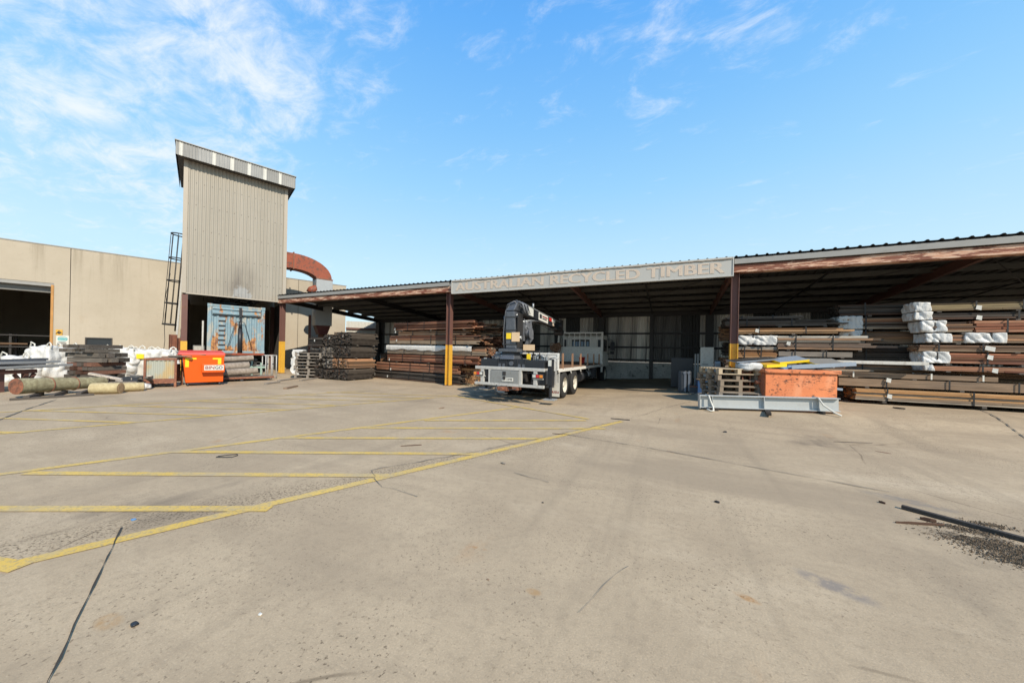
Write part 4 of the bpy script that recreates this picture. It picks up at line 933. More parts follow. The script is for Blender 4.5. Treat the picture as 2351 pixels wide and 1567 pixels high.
def right_packs():
    b0 = 12.52; D = .5
    # the pack's own left front corner, the wrapped length in metres
    ppx(1965, 921, 890, 2620, 12.30, R(3), .95, 'wood_lowest', 'lowest timber pack on the ground at far right, orange layer in the middle', RG, tags=((.13, .25),), straps=(.13, .46, .8), rag=.05, bearer=.06, bh=.055)
    ppx(1928, 888, 866, 2560, 12.34, R(3), .95, 'wood_tan', 'pack of large tan square beams second from the ground at far right', RG, tags=((.2, .3),), straps=(.2, .45, .7), rag=.03, bearer=.05, bw=.3, bh=.2)
    ppx(1925, 866, 853, 2300, 12.36, R(3), D * 1.2, 'wood_tan', 'wide pale brown plank layer lying on the large square beams', RG, straps=(.1, .6, .9), rag=.02, bearer=.03, bh=.09, bw=.3, strapmat='white_strap')
    ppx(2128, 853, 838, 2600, b0, 0, D, 'wood_red', 'thin dark red pack just above the wide planks at right', RG, rag=.06, tags=((.35, .14),), straps=(.3,), wrap=(-.05, .10), wrapmat='wrap_dull', bearer=.04)
    ppx(2125, 837, 809, 2620, b0, 0, D, 'wood_red', 'red brown pack with white capped end, lowest wrapped one at right', RG, rag=.05, tags=((.32, .28),), straps=(.06, .32, .62), wrap=(-.05, .42), bearer=.06)
    ppx(2112, 808, 791, 2600, b0 - .02, 0, D, 'wood_brown', 'brown unwrapped pack between two white capped packs at right', RG, rag=.05, tags=((.34, .18),), straps=(.1, .33, .7), bearer=.03)
    ppx(2131, 790, 768, 2218, b0, 0, D, 'wood_mixed', 'short brown pack with large white cap in the middle of the right stack', RG, rag=.01, straps=(.3,), wrap=(-.05, .42), bearer=.05)
    ppx(2221, 790, 767, 2620, b0 - .02, 0, D, 'wood_brown', 'brown pack whose left half is wrapped in a white block', RG, rag=.03, tags=((.14, -.05),), straps=(.15, .5), wrap=(-.05, .62), bearer=.04)
    ppx(2122, 767, 739, 2236, b0, 0, D, 'wood_mixed', 'pale brown pack with big crumpled white cap, third from top at right', RG, rag=.04, straps=(.2,), wrap=(-.06, .38), bearer=.06)
    ppx(2240, 767, 735, 2640, b0 - .03, 0, D, 'wood_red', 'large reddish pack with dark ragged end near the upper right', RG, rag=.05, jit=.05, straps=(.2, .6), bearer=.05, bh=.08, bw=.14)
    ppx(2106, 738, 719, 2620, b0 + .04, 0, D, 'wood_dark', 'shaded dark pack with white capped end second from the top at right', RG, rag=.05, straps=(.04, .5), tags=((.3, .14),), wrap=(-.05, .28), bearer=.05)
    ppx(2104, 718, 697, 2620, b0 + .04, 0, D, 'wood_khaki', 'topmost mustard coloured pack with white capped end at right', RG, rag=.03, straps=(.06, .3, .52, .62), tags=((.3, .16),), wrap=(-.05, .26), bearer=.04)
    # the row behind
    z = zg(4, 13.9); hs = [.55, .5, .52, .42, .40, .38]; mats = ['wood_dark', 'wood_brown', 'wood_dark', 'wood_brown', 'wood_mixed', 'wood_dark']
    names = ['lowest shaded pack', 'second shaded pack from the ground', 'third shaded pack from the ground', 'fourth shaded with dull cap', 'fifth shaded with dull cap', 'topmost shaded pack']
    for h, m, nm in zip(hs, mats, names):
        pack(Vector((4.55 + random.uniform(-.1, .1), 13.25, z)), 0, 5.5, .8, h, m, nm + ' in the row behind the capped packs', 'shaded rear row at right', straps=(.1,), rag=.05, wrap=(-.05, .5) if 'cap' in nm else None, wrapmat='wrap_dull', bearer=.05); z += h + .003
    t = atb(1905, 833, 12.2); Q = atb(2132, 838, 12.2)
    tag(MB().box(0, Q.x - t.x, 0, .12, 0, .085).build('white_plank', 'white_paint', None, .006, Vector((t.x, 12.18, t.z))), 'long white painted plank lying on the timber behind the orange skip', 'plank')
right_packs()
PG = 'timber packs behind the right hand shed post'
def post_packs():
    b0 = 12.9; D = 1.0
    def q(xl, yb, yt, xr, mat, lab, b=b0, **k): ppx(xl, yb, yt, xr, b, R(1), D, mat, lab, PG, **{**dict(rag=.18, straps=(.2, .6), bearer=.04), **k})
    z = zg(2.5, b0); P = atb(1672, 905, b0); P.z = z; top = atb(1672, 868, b0).z
    pack(P, 0, 3.3, D, top - z, 'wood_dark', 'lowest dark pack mostly hidden behind the pallets and the orange skip', PG, rag=.1)
    q(1670, 868, 846, 1935, 'wood_brown', 'brown pack half hidden behind the scrap filled skip')
    q(1667, 845, 824, 1955, 'wood_mixed', 'mixed brown pack directly behind the scrap heap', tags=((.18, .1),))
    q(1690, 823, 806, 1786, 'wood_orange', 'short pale orange pack right beside the yellow painted post', rag=.02)
    q(1790, 820, 805, 1972, 'wood_weathered', 'grey weathered beams above the scrap filled skip', bw=.3, bh=.18)
    q(1690, 805, 795, 1788, 'wood_paint_flaked', 'thin stack of white painted boards beside the yellow painted post', rag=.02, bh=.045, bearer=.02)
    q(1786, 804, 770, 2002, 'wood_paint_flaked', 'large pack of flaking cream and brown painted boards above the skip', rag=.30, tags=((.1, .28),), bw=.14, bh=.075)
    q(1697, 794, 772, 1782, 'wood_grey', 'short pack wrapped in grey white plastic beside the brown post', rag=.01, wrap=(-.03, 1.0), straps=(.38,))
    q(1692, 769, 753, 1966, 'wood_orange', 'orange brown loose ended pack third from the top behind the post', rag=.35, tags=((.17, .2),), bearer=.05, bh=.06)
    q(1666, 752, 735, 1930, 'wood_dark', 'dark grey brown pack second from the top behind the post', rag=.3, b=b0 + .1)
    q(1669, 734, 727, 1850, 'wood_grey', 'flat layer of grey planks topmost behind the post', rag=.1, b=b0 + .1, bh=.05, bw=.25, bearer=.01)
    z = zg(1, 14.3)
    for i, (h, m) in enumerate(((.6, 'wood_dark'), (.6, 'wood_brown'), (.55, 'wood_dark'), (.6, 'wood_brown'))):
        pack(Vector((1.85 - .1 * (i % 2), 14.2, z)), R(1), 3.6, 1.0, h, m, ('lowest', 'second', 'third', 'topmost')[i] + ' pack of the shaded stack deep behind the right hand post', 'shaded packs behind the post', rag=.2, jit=.1); z += h + .003
post_packs()
# ================================================================== crane truck
def truck():
    T = thing('crane_truck', 'white flatbed truck with a folded black crane at its tail, backed out of the shed', 'truck', (-4.30, 8.98, .0), R(-1.2))
    def P(name, mb, mat, par=T, bevel=.0): return mb.build(name, mat, par, bevel)
    # chassis and rear frame
    P('chassis', MB().box(-.43, -.35, .3, 10.0, .62, .86).box(.35, .43, .3, 10.0, .62, .86).box(-.34, .34, 1.2, 1.35, .64, .84).box(-.34, .34, 4.0, 4.15, .64, .84).box(-.34, .34, 6.0, 6.15, .64, .84), 'dark_steel')
    f = MB(); f.box(-1.13, 1.13, 0, .10, .97, 1.06).box(-1.13, 1.13, -.02, .08, .50, .58)
    for x in (-.88, .86): f.box(x - .055, x + .055, .005, .085, .583, .967)
    f.box(-.66, -.58, .0, .09, .56, .967).box(.36, .44, .0, .09, .50, .967).box(-1.10, -.78, .01, .06, .74, .775).box(.78, 1.10, .01, .06, .74, .775)
    P('rear_frame', f, 'pale_grey_paint', T, .008)
    b = P('tail_box', MB().box(-.575, .355, -.015, .22, .56, .955), 'truck_grey', T, .015)
    P('catch', MB().box(-.16, -.06, -.03, -.016, .82, .93).cyl((-.11, -.045, .74), (-.11, -.016, .74), .05, n=10), 'dark_steel', b)
    pl = P('number_plate', MB().box(-.185, .185, -.029, -.018, .645, .755), 'white_card')
    text('plate_number', 'XV\u00b733MB', 'ink_dark', pl, .095, (0, -.031, .702), (R(90), 0, 0), width=.32, extrude=.001)
    for s in (-1, 1):
        c = 1.0 * s if s < 0 else .95
        lc = P('tail_light', MB().box(c - .165, c + .165, -.035, .005, .785, .895), 'dark_plastic')
        for k, (mt, nm) in enumerate((('amber_lens', 'indicator_lens'), ('red_plastic', 'brake_lens'), ('clear_sheet', 'reverse_lens'))):
            x = c + s * (.105 - k * .105); P(nm, MB().box(x - .047, x + .047, -.043, -.036, .80, .88), mt, lc, .004)
    P('tow_hitch', MB().box(-.30, .02, -.08, .25, .36, .48).cyl((-.14, -.14, .42), (-.14, -.02, .42), .06, n=12).box(.15, .35, -.02, .2, .40, .50), 'rust_steel', T, .01)
    h = MB(); h.tube([(-.35, -.02, .52), (-.38, -.1, .36), (-.15, -.13, .28), (.05, -.1, .31)], .02, 6).tube([(-.05, .0, .52), (.1, -.08, .40), (.3, -.05, .45)], .015, 6); P('air_hose', h, 'cable_black')
    # crane base, stabilisers
    st = MB(); st.box(-1.10, 1.02, .28, .62, 1.04, 1.28).box(-.50, -.46, .26, .64, 1.03, 1.30).box(-.22, -.18, .26, .64, 1.03, 1.30).box(.40, .44, .26, .64, 1.03, 1.30).box(.14, .18, .26, .64, 1.03, 1.30)
    P('stabiliser_beam', st, 'black_paint', T, .015)
    pb = MB(); pb.cyl((-.02, .24, 1.16), (-.02, .28, 1.16), .07, n=16)
    for x in (-.37, .29): pb.prism([(-.05, 0), (.05, 0), (.03, .1), (-.03, .1)], 'y', .25, .28, Matrix.Translation((x - .05, 0, 1.05))).prism([(-.05, 0), (.05, 0), (.03, .1), (-.03, .1)], 'y', .25, .28, Matrix.Translation((x + .09, 0, 1.05)))
    P('beam_fittings', pb, 'crane_grey')
    for s, zf in ((-1, .34), (1, .16)):
        x = .98 * s if s < 0 else 1.17
        l = P('outrigger_leg', MB().box(x - .07, x + .07, .36, .52, .45 if s < 0 else .55, 1.32).cyl((x, .44, zf + .02), (x, .44, .6), .05, n=12), 'black_paint', T, .008)
        P('foot_pad', MB().box(x - .17, x + .17, .28, .6, zf - .02, zf + .015), 'galvanised', l, .006)
        P('marker_cap', MB().box(x - .045, x + .045, .33, .355, 1.12, 1.30), 'clear_sheet', l)
    tr = MB(); tr.add([(-.42, .22, 1.28), (.08, .22, 1.28), (.08, .92, 1.28), (-.42, .92, 1.28), (-.36, .36, 1.50), (.02, .36, 1.50), (.02, .80, 1.50), (-.36, .80, 1.50)], [(0, 1, 5, 4), (1, 2, 6, 5), (2, 3, 7, 6), (3, 0, 4, 7), (4, 5, 6, 7), (0, 3, 2, 1)])
    P('crane_pedestal', tr, 'crane_grey', T, .02)
    sl = MB(); sl.box(-.46, .17, .24, .92, 1.505, 1.60); P('slew_frame', sl, 'crane_grey', T, .01)
    c = MB(); hw0, hw1 = .19, .17                # column leans a touch backwards, tapering
    c.add([(-.28, .36, 1.60), (.08, .36, 1.60), (.08, .82, 1.60), (-.28, .82, 1.60), (-.31, .36, 2.75), (-.01, .36, 2.75), (-.01, .80, 2.75), (-.31, .80, 2.75)], [(0, 1, 5, 4), (1, 2, 6, 5), (2, 3, 7, 6), (3, 0, 4, 7), (4, 5, 6, 7), (0, 3, 2, 1)]); cc = P('crane_column', c, 'crane_grey', T, .03)
    P('warning_label', MB().box(-.25, -.08, .335, .350, 1.90, 2.08), 'yellow_bright', cc); P('safety_label', MB().box(-.06, .20, .32, .334, 1.82, 2.10), 'wood_pale_flat', cc)
    k = MB(); k.add([(-.32, .34, 2.76), (.0, .34, 2.76), (.0, .82, 2.76), (-.32, .82, 2.76), (-.20, .50, 3.06), (.06, .50, 3.06), (.06, .95, 3.04), (-.20, .95, 3.04)], [(0, 1, 5, 4), (1, 2, 6, 5), (2, 3, 7, 6), (3, 0, 4, 7), (4, 5, 6, 7), (0, 3, 2, 1)]); P('crane_head', k, 'crane_grey', T, .04)
    ya, yb = .75, 4.55; za, zb = 2.86, 2.62
    bm = MB(); bm.add([(-.20, ya, za - .16), (.12, ya, za - .16), (.12, ya, za + .15), (-.20, ya, za + .15), (-.16, yb, zb - .14), (.08, yb, zb - .14), (.08, yb, zb + .13), (-.16, yb, zb + .13)], [(0, 1, 2, 3), (4, 7, 6, 5), (0, 4, 5, 1), (1, 5, 6, 2), (2, 6, 7, 3), (3, 7, 4, 0)])
    bo = P('crane_boom', bm, 'black_paint', T, .02)
    def side(name, y0, y1, h0, h1, mt, x=.0): 
        q = MB(); w = lambda y: .12 - .04 * (y - ya) / (yb - ya); zc = lambda y: za + (zb - za) * (y - ya) / (yb - ya)
        q.add([(w(y0) + .012 + x, y0, zc(y0) + h0), (w(y1) + .012 + x, y1, zc(y1) + h0), (w(y1) + .012 + x, y1, zc(y1) + h1), (w(y0) + .012 + x, y0, zc(y0) + h1), (w(y0) + .002 + x, y0, zc(y0) + h0), (w(y1) + .002 + x, y1, zc(y1) + h0), (w(y1) + .002 + x, y1, zc(y1) + h1), (w(y0) + .002 + x, y0, zc(y0) + h1)], [(0, 1, 2, 3), (0, 3, 7, 4), (1, 5, 6, 2), (3, 2, 6, 7), (0, 4, 5, 1)]); return P(name, q, mt, bo)
    side('boom_sign', 2.05, 3.0, -.135, .125, 'white_card'); side('boom_plate', 1.15, 1.55, -.12, .14, 'clear_sheet'); side('boom_label', 3.15, 3.42, .0, .12, 'red_plastic'); side('boom_label', 3.45, 3.85, .0, .12, 'white_card'); side('boom_label', 3.55, 3.75, -.13, -.02, 'sign_letter'); side('boom_print', 2.12, 2.32, -.06, .08, 'ink_dark', .012); side('boom_print', 2.4, 2.92, .02, .06, 'ink_red', .012); side('boom_print', 2.4, 2.85, -.05, -.02, 'ink_dark', .012)
    j = MB(); j.box(-.22, .14, 3.9, 4.75, 2.42, 2.5).box(-.20, .12, 4.45, 4.8, 2.5, 2.86).cyl((-.25, 4.4, 2.6), (.2, 4.4, 2.6), .09, n=12).cyl((-.22, 4.7, 2.35), (.15, 4.7, 2.35), .12, n=12).box(-.1, .1, 3.5, 4.6, 2.78, 2.84); P('boom_tip', j, 'dark_steel', bo, .01)
    cy = MB(); cy.cyl((.0, .9, 2.45), (.0, 2.1, 2.62), .055, n=10).cyl((0, 2.1, 2.62), (0, 2.6, 2.68), .03, n=8); P('lift_ram', cy, 'galvanised')
    w = MB()
    for i in range(5): w.tube([(.10 + .03 * i, .84, 2.55 - .06 * i), (.16 + .02 * i, 1.1, 2.35 - .05 * i), (.13, 1.05, 2.0 - .02 * i), (.06, .84, 1.9)], .014, 5)
    w.cyl((.06, 1.0, 2.28), (.2, 1.0, 2.28), .16, n=16); w.tube([(.16, 1.0, 2.5), (.05, 2.3, 2.50), (.03, 4.1, 2.36)], .012, 5).tube([(-.34, .6, 2.7), (-.42, .5, 2.6), (-.36, .45, 2.3), (-.33, .5, 2.0), (-.40, .42, 1.75), (-.34, .5, 1.6)], .02, 6).tube([(-.36, .5, 2.8), (-.26, .4, 2.95), (-.05, .42, 3.05), (.1, .7, 2.9), (.15, .9, 2.7)], .02, 6); P('hydraulic_hoses', w, 'hose_grey')
    e = MB()                                     # painted edge glints, pins, brackets and a winch on the boom and column
    for x0, x1 in ((-.215, -.19), (.105, .13)): e.bar((x0 + .01, ya + .1, za + .155), (x0 * .8 + .01, yb - .1, zb + .14), .022, .022)
    e.cyl((-.38, .58, 2.62), (.06, .58, 2.62), .07, n=14).cyl((-.36, .60, 1.95), (.14, .60, 1.95), .05, n=12).cyl((.13, 1.5, 2.96), (.13, 1.5, 3.12), .03, n=8); P('boom_glints_pins', e, 'galvanised', bo)
    wn = MB(); wn.cyl((.08, .98, 2.10), (.30, .98, 2.10), .13, n=18).cyl((.075, .98, 2.10), (.09, .98, 2.10), .18, n=18).cyl((.29, .98, 2.10), (.305, .98, 2.10), .18, n=18).box(.06, .12, .80, 1.1, 1.86, 2.45); P('winch', wn, 'hose_grey')
    hz2 = MB(); rh = random.Random(31)
    for i in range(7): x = -.33 - .012 * (i % 3); y = .36 + .07 * i; hz2.tube([(x, y, 1.62), (x - .05, y + .02, 2.0 + .05 * i), (x - .01, y, 2.4), (x + .03, y, 2.75), (x + .14, y + .06, 2.98 + .03 * (i % 2)), (x + .34, y + .1, 3.08), (x + .52, y + .14, 2.98), (x + .58, y + .2, 2.7)], .013 + .004 * (i % 2), 5)
    for i in range(8): x = .1 + .018 * i; hz2.tube([(x, .84, 1.66), (x + .10, .95 + .02 * i, 1.95), (x + .04, 1.02, 2.3 + .03 * i), (x, 1.25, 2.52), (x - .04, 2.1, 2.58), (x - .06, 3.4, 2.52)], .011, 5)
    for i in range(5): hz2.tube([(-.42 - .04 * i, .30, 1.3), (-.50 - .07 * i, .40, 1.55 - .05 * i), (-.44 - .05 * i, .62, 1.42), (-.30, .70, 1.62)], .013, 5)
    P('hose_bundle', hz2, 'hose_grey')
    rb = MB()
    for z in (1.72, 2.15, 2.55): rb.box(-.335, .09, .352, .358, z, z + .03)
    rb.box(.085, .10, .40, .78, 1.65, 2.7); P('column_plates', rb, 'dark_steel')
    v = MB(); rnd = random.Random(8)
    for i in range(34):
        x = rnd.choice((rnd.uniform(-.95, -.45), rnd.uniform(.2, 1.0))); y = rnd.uniform(.62, 1.05); z = rnd.uniform(1.2, 1.42); e = Vector((rnd.uniform(-.3, .3), rnd.uniform(-.1, .1), rnd.uniform(-.12, .12))); v.tube([(x, y, z), Vector((x, y, z)) + e * .5 + Vector((0, 0, .03)), Vector((x, y, z)) + e], rnd.uniform(.010, .022), 5)
    for i in range(9): x = .35 + i * .07; v.box(x, x + .045, .7, .85, 1.22, rnd.uniform(1.34, 1.46))
    P('valve_bank', v, 'galvanised'); P('control_plate', MB().box(.20, .58, .60, .615, 1.56, 1.74), 'wood_pale_flat', T, .004); P('control_label', MB().box(.34, .46, .57, .60, 1.20, 1.46), 'yellow_bright', T, .004)
    P('control_post', MB().box(.37, .40, .617, .64, 1.2, 1.9).tube([(.5, .66, 1.28), (.52, .66, 1.55), (.72, .66, 1.55), (.74, .66, 1.3)], .018, 6), 'dark_steel')
    # deck
    dk = P('deck', MB().box(-1.08, 1.08, 1.35, 7.85, .955, 1.04), 'wood_planks', T)
    P('deck_rail', MB().box(1.083, 1.13, 1.33, 7.95, .90, 1.005).box(-1.13, -1.083, 1.33, 7.95, .90, 1.005).box(-1.08, 1.08, 7.853, 7.95, .90, 1.0), 'truck_white', T, .006)
    P('deck_bearers', MB().box(-.5, -.36, 1.3, 7.9, .863, .952).box(.36, .5, 1.3, 7.9, .863, .952), 'dark_steel')
    bk = MB(); bk.prism([(-1.13, .95), (-1.05, .95), (-1.05, 1.44), (1.05, 1.44), (1.05, .95), (1.13, .95), (1.13, 1.50), (-1.13, 1.50)], 'y', 1.28, 1.33).box(.62, 1.045, 1.29, 1.32, .93, 1.437).box(-1.045, -.62, 1.29, 1.32, .93, 1.437); P('crane_bulkhead', bk, 'truck_white', T, .01)
    for x in (-1.105, 1.105):
        for i in range(6):
            y = 1.75 + i * 1.12; s_ = MB().box(x - .025, x + .025, y - .03, y + .03, .97, 1.50); P('stake', s_, 'rust_stake', T)
    hb = MB(); y0 = 7.95; hb.box(-1.12, 1.12, y0, y0 + .04, 1.06, 1.84)
    P('headboard_panel', hb, 'truck_white')
    hf = MB(); hf.box(-1.15, -1.07, y0 - .02, y0 + .06, 1.843, 2.58).box(1.07, 1.15, y0 - .02, y0 + .06, .62, 2.58).box(-1.065, 1.065, y0 - .015, y0 + .055, 2.50, 2.575)
    for i in range(1, 8): x = -1.11 + 2.22 * i / 8; hf.box(x - .02, x + .02, y0, y0 + .03, 1.843, 2.497)
    P('headboard_bars', hf, 'truck_white')
    # cab
    cb = MB(); yb0, yb1 = 8.35, 9.95
    cb.prism([(yb0, .85), (yb1 + .15, .85), (yb1 + .15, 1.5), (yb1 - .05, 2.35), (yb1 - .25, 2.48), (yb0 + .1, 2.48), (yb0, 2.36)], 'x', -1.03, 1.03); cab = P('cab', cb, 'truck_white', T, .05)
    P('rear_window', MB().box(-.52, .40, yb0 - .012, yb0 - .004, 1.87, 2.22), 'window_frame', cab); wv = MB()
    for i in range(6): wv.box(-.47 + i * .145, -.36 + i * .145, yb0 - .02, yb0 - .014, 1.88, 2.12)
    P('rear_window_pane', wv, 'pane_sky', cab); P('side_window', MB().box(1.032, 1.04, 8.75, 9.6, 1.65, 2.25).box(-1.04, -1.032, 8.75, 9.6, 1.65, 2.25), 'glass_dark', cab); P('corner_vent', MB().box(.82, .96, yb0 - .012, yb0 - .004, 1.55, 2.22).box(-.96, -.82, yb0 - .012, yb0 - .004, 1.55, 2.22), 'dark_plastic', cab)
    for s in (-1, 1):
        m = MB(); m.tube([(s * 1.03, 9.7, 2.3), (s * 1.3, 9.75, 2.25), (s * 1.32, 9.75, 1.6), (s * 1.03, 9.7, 1.5)], .015, 6).box(s * 1.3 - .11, s * 1.3 + .11, 9.72, 9.78, 1.72, 2.15).box(s * 1.28 - .09, s * 1.28 + .09, 9.72, 9.78, 1.5, 1.66); P('side_mirror', m, 'black_paint', T, .01)
    # wheels
    def wheel(x0, x1, y, r=.45, dual=True):
        sgn = 1 if x1 > 0 else -1; prof = [(.0, .25), (.0, .36), (.03, .43), (.07, r), (.10, r - .012), (.12, r), (.16, r), (.18, r - .012), (.2, r), (.24, .43), (.27, .36), (.27, .25)]
        wh = thing('wheel', '', '', (x0, y, r)); del wh['label']; del wh['category']; wh.parent = T
        n = 40; m = MB(); vs = []
        for i in range(n):
            a = 2 * math.pi * i / n
            for w, rr in prof: vs.append((w * sgn, rr * math.cos(a), rr * math.sin(a)))
        k = len(prof); m.add(vs, [(i * k + j, i * k + j + 1, ((i + 1) % n) * k + j + 1, ((i + 1) % n) * k + j) for i in range(n) for j in range(k - 1)], True); m.build('tyre', 'rubber', wh)
        q = MB(); vs = []; rp = [(.265, .262), (.25, .25), (.12, .23), (.09, .16), (.13, .13), (.16, .10), (.22, .09), (.23, .0)]
        for i in range(n):
            a = 2 * math.pi * i / n
            for w, rr in rp: vs.append((w * sgn, rr * math.cos(a), rr * math.sin(a)))
        k = len(rp); q.add(vs, [(i * k + j, i * k + j + 1, ((i + 1) % n) * k + j + 1, ((i + 1) % n) * k + j) for i in range(n) for j in range(k - 1)], True)
        for i in range(8): a = 2 * math.pi * i / 8; q.cyl((.1 * sgn, .145 * math.cos(a), .145 * math.sin(a)), (.15 * sgn, .145 * math.cos(a), .145 * math.sin(a)), .018, n=6)
        q.build('rim', 'wheel_rim', wh); return wh
    for y in (2.05, 3.28):
        for s in (-1, 1): wheel(s * .84, s * 1.11, y); wheel(s * .52, s * .79, y)
        P('axle', MB().cyl((-.8, y, .45), (.8, y, .45), .08, n=10).cyl((0, y - .18, .47), (0, y + .18, .47), .2, n=14), 'dark_steel')
    for s in (-1, 1): wheel(s * .78, s * 1.05, 9.2)
    for s in (-1, 1):
        x = .82 * s; g = MB()
        for k in range(9):
            a0, a1 = R(200 - k * 6), R(200 - (k + 1) * 6)
        g.box(min(x, x + s * .3), max(x, x + s * .3), 1.42, 1.45, .55, .93); mg = P('mudguard', g, 'pale_grey_paint', T, .008)
        fl = P('mud_flap', MB().box(min(x, x + s * .31), max(x, x + s * .31), 1.40, 1.415, .12, .56), 'clear_sheet', T)
        text('flap_lettering', 'ISUZU', 'ink_red', fl, .10, (x + s * .155, 1.395, .26), (R(90), 0, 0), width=.27, extrude=.001, bold=.004)
    P('side_locker', MB().box(.75, 1.0, .95, 1.30, .42, .9).box(.5, .95, .55, 1.0, .55, .95), 'dark_plastic', T, .02); P('locker_frame', MB().box(1.02, 1.07, 1.24, 1.275, .52, .95).box(.62, 1.02, 1.25, 1.27, .45, .5), 'pale_grey_paint')
    P('fuel_tank', MB().cyl((.78, 4.6, .58), (.78, 5.6, .58), .24, n=18), 'black_paint'); P('air_tank', MB().cyl((.82, 5.85, .62), (.82, 6.5, .62), .15, n=16), 'galvanised'); P('battery_box', MB().box(.55, 1.0, 6.7, 7.3, .42, .85), 'dark_plastic', T, .02); P('toolbox', MB().box(-1.0, -.5, 4.6, 6.2, .42, .86), 'dark_plastic', T, .02)
    hk = MB()
    for y in (2.6, 3.9, 5.2): hk.tube([(1.12, y, .9), (1.14, y, .82), (1.12, y + .12, .80), (1.11, y + .14, .88)], .012, 5)
    P('rope_hooks', hk, 'pale_grey_paint')
    # loads on the deck
    M4 = T.matrix_basis
    def on(p): return M4 @ Vector(p)
    bt = thing('bucket', 'red plastic bucket standing on the truck deck near the headboard', 'bucket', on((.35, 7.1, 1.042)))
    vs = []; q = MB(); n = 18
    for r, z in ((.11, 0), (.15, .28), (.16, .285), (.16, .30), (.145, .30), (.105, .02)):
        vs += [(r * math.cos(2 * math.pi * i / n), r * math.sin(2 * math.pi * i / n), z) for i in range(n)]
    q.add(vs, [(k * n + i, k * n + (i + 1) % n, (k + 1) * n + (i + 1) % n, (k + 1) * n + i) for k in range(5) for i in range(n)], True); q.add([(.105 * math.cos(2 * math.pi * i / n), .105 * math.sin(2 * math.pi * i / n), .02) for i in range(n)], [tuple(range(n))]); q.build('tub', 'red_plastic', bt)
    MB().tube([(.155 * math.cos(R(a)), .0 + .02, .29 - .16 * math.sin(R(a)) * .9) for a in range(0, 181, 15)], .006, 5).build('handle', 'galvanised', bt)
    ch = thing('lifting_chains', 'tangle of brown rope and chains hanging at the left end of the headboard', 'chains', on((-1.22, 7.75, 1.25))); q = MB(); rnd = random.Random(3)
    for i in range(16):
        a = rnd.uniform(0, 6.3); c0 = Vector((rnd.uniform(-.16, .16), rnd.uniform(-.1, .1), .48 + rnd.uniform(-.1, .16))); r_ = rnd.uniform(.08, .18)
        q.tube([c0 + Vector((r_ * math.cos(a + t), .1 * math.sin(t * 2), r_ * math.sin(a + t))) for t in [k * .6 for k in range(11)]], .022, 5)
    for x in (-.05, .03, .1): q.tube([(x, 0, .5), (x + .02, .02, .3), (x - .03, 0, .02)], .02, 5)
    q.build('links', 'rope_tan', ch)
    lo = thing('loose_timber', 'dark timber offcut lying across the front of the truck deck', 'offcut', on((-.3, 6.3, 1.042)), R(20)); MB().box(-.8, .8, -.06, .06, 0, .09).build('piece', 'wood_dark', lo)
worn('wood_pale_flat', (.72, .52, .32), .9, 3, .6, 0, (.4, .26, .14), .3); worn('rust_stake', (.36, .20, .11), .7, 5, .7, 0, (.15, .08, .05), .5); worn('rope_tan', (.42, .24, .15), .7, 8, .85, 0, (.15, .09, .06), .5)
wood('wood_planks', [(.22, .13, .08)], dirt=.6); plain('pane_sky', (.20, .30, .42), .2)
truck()
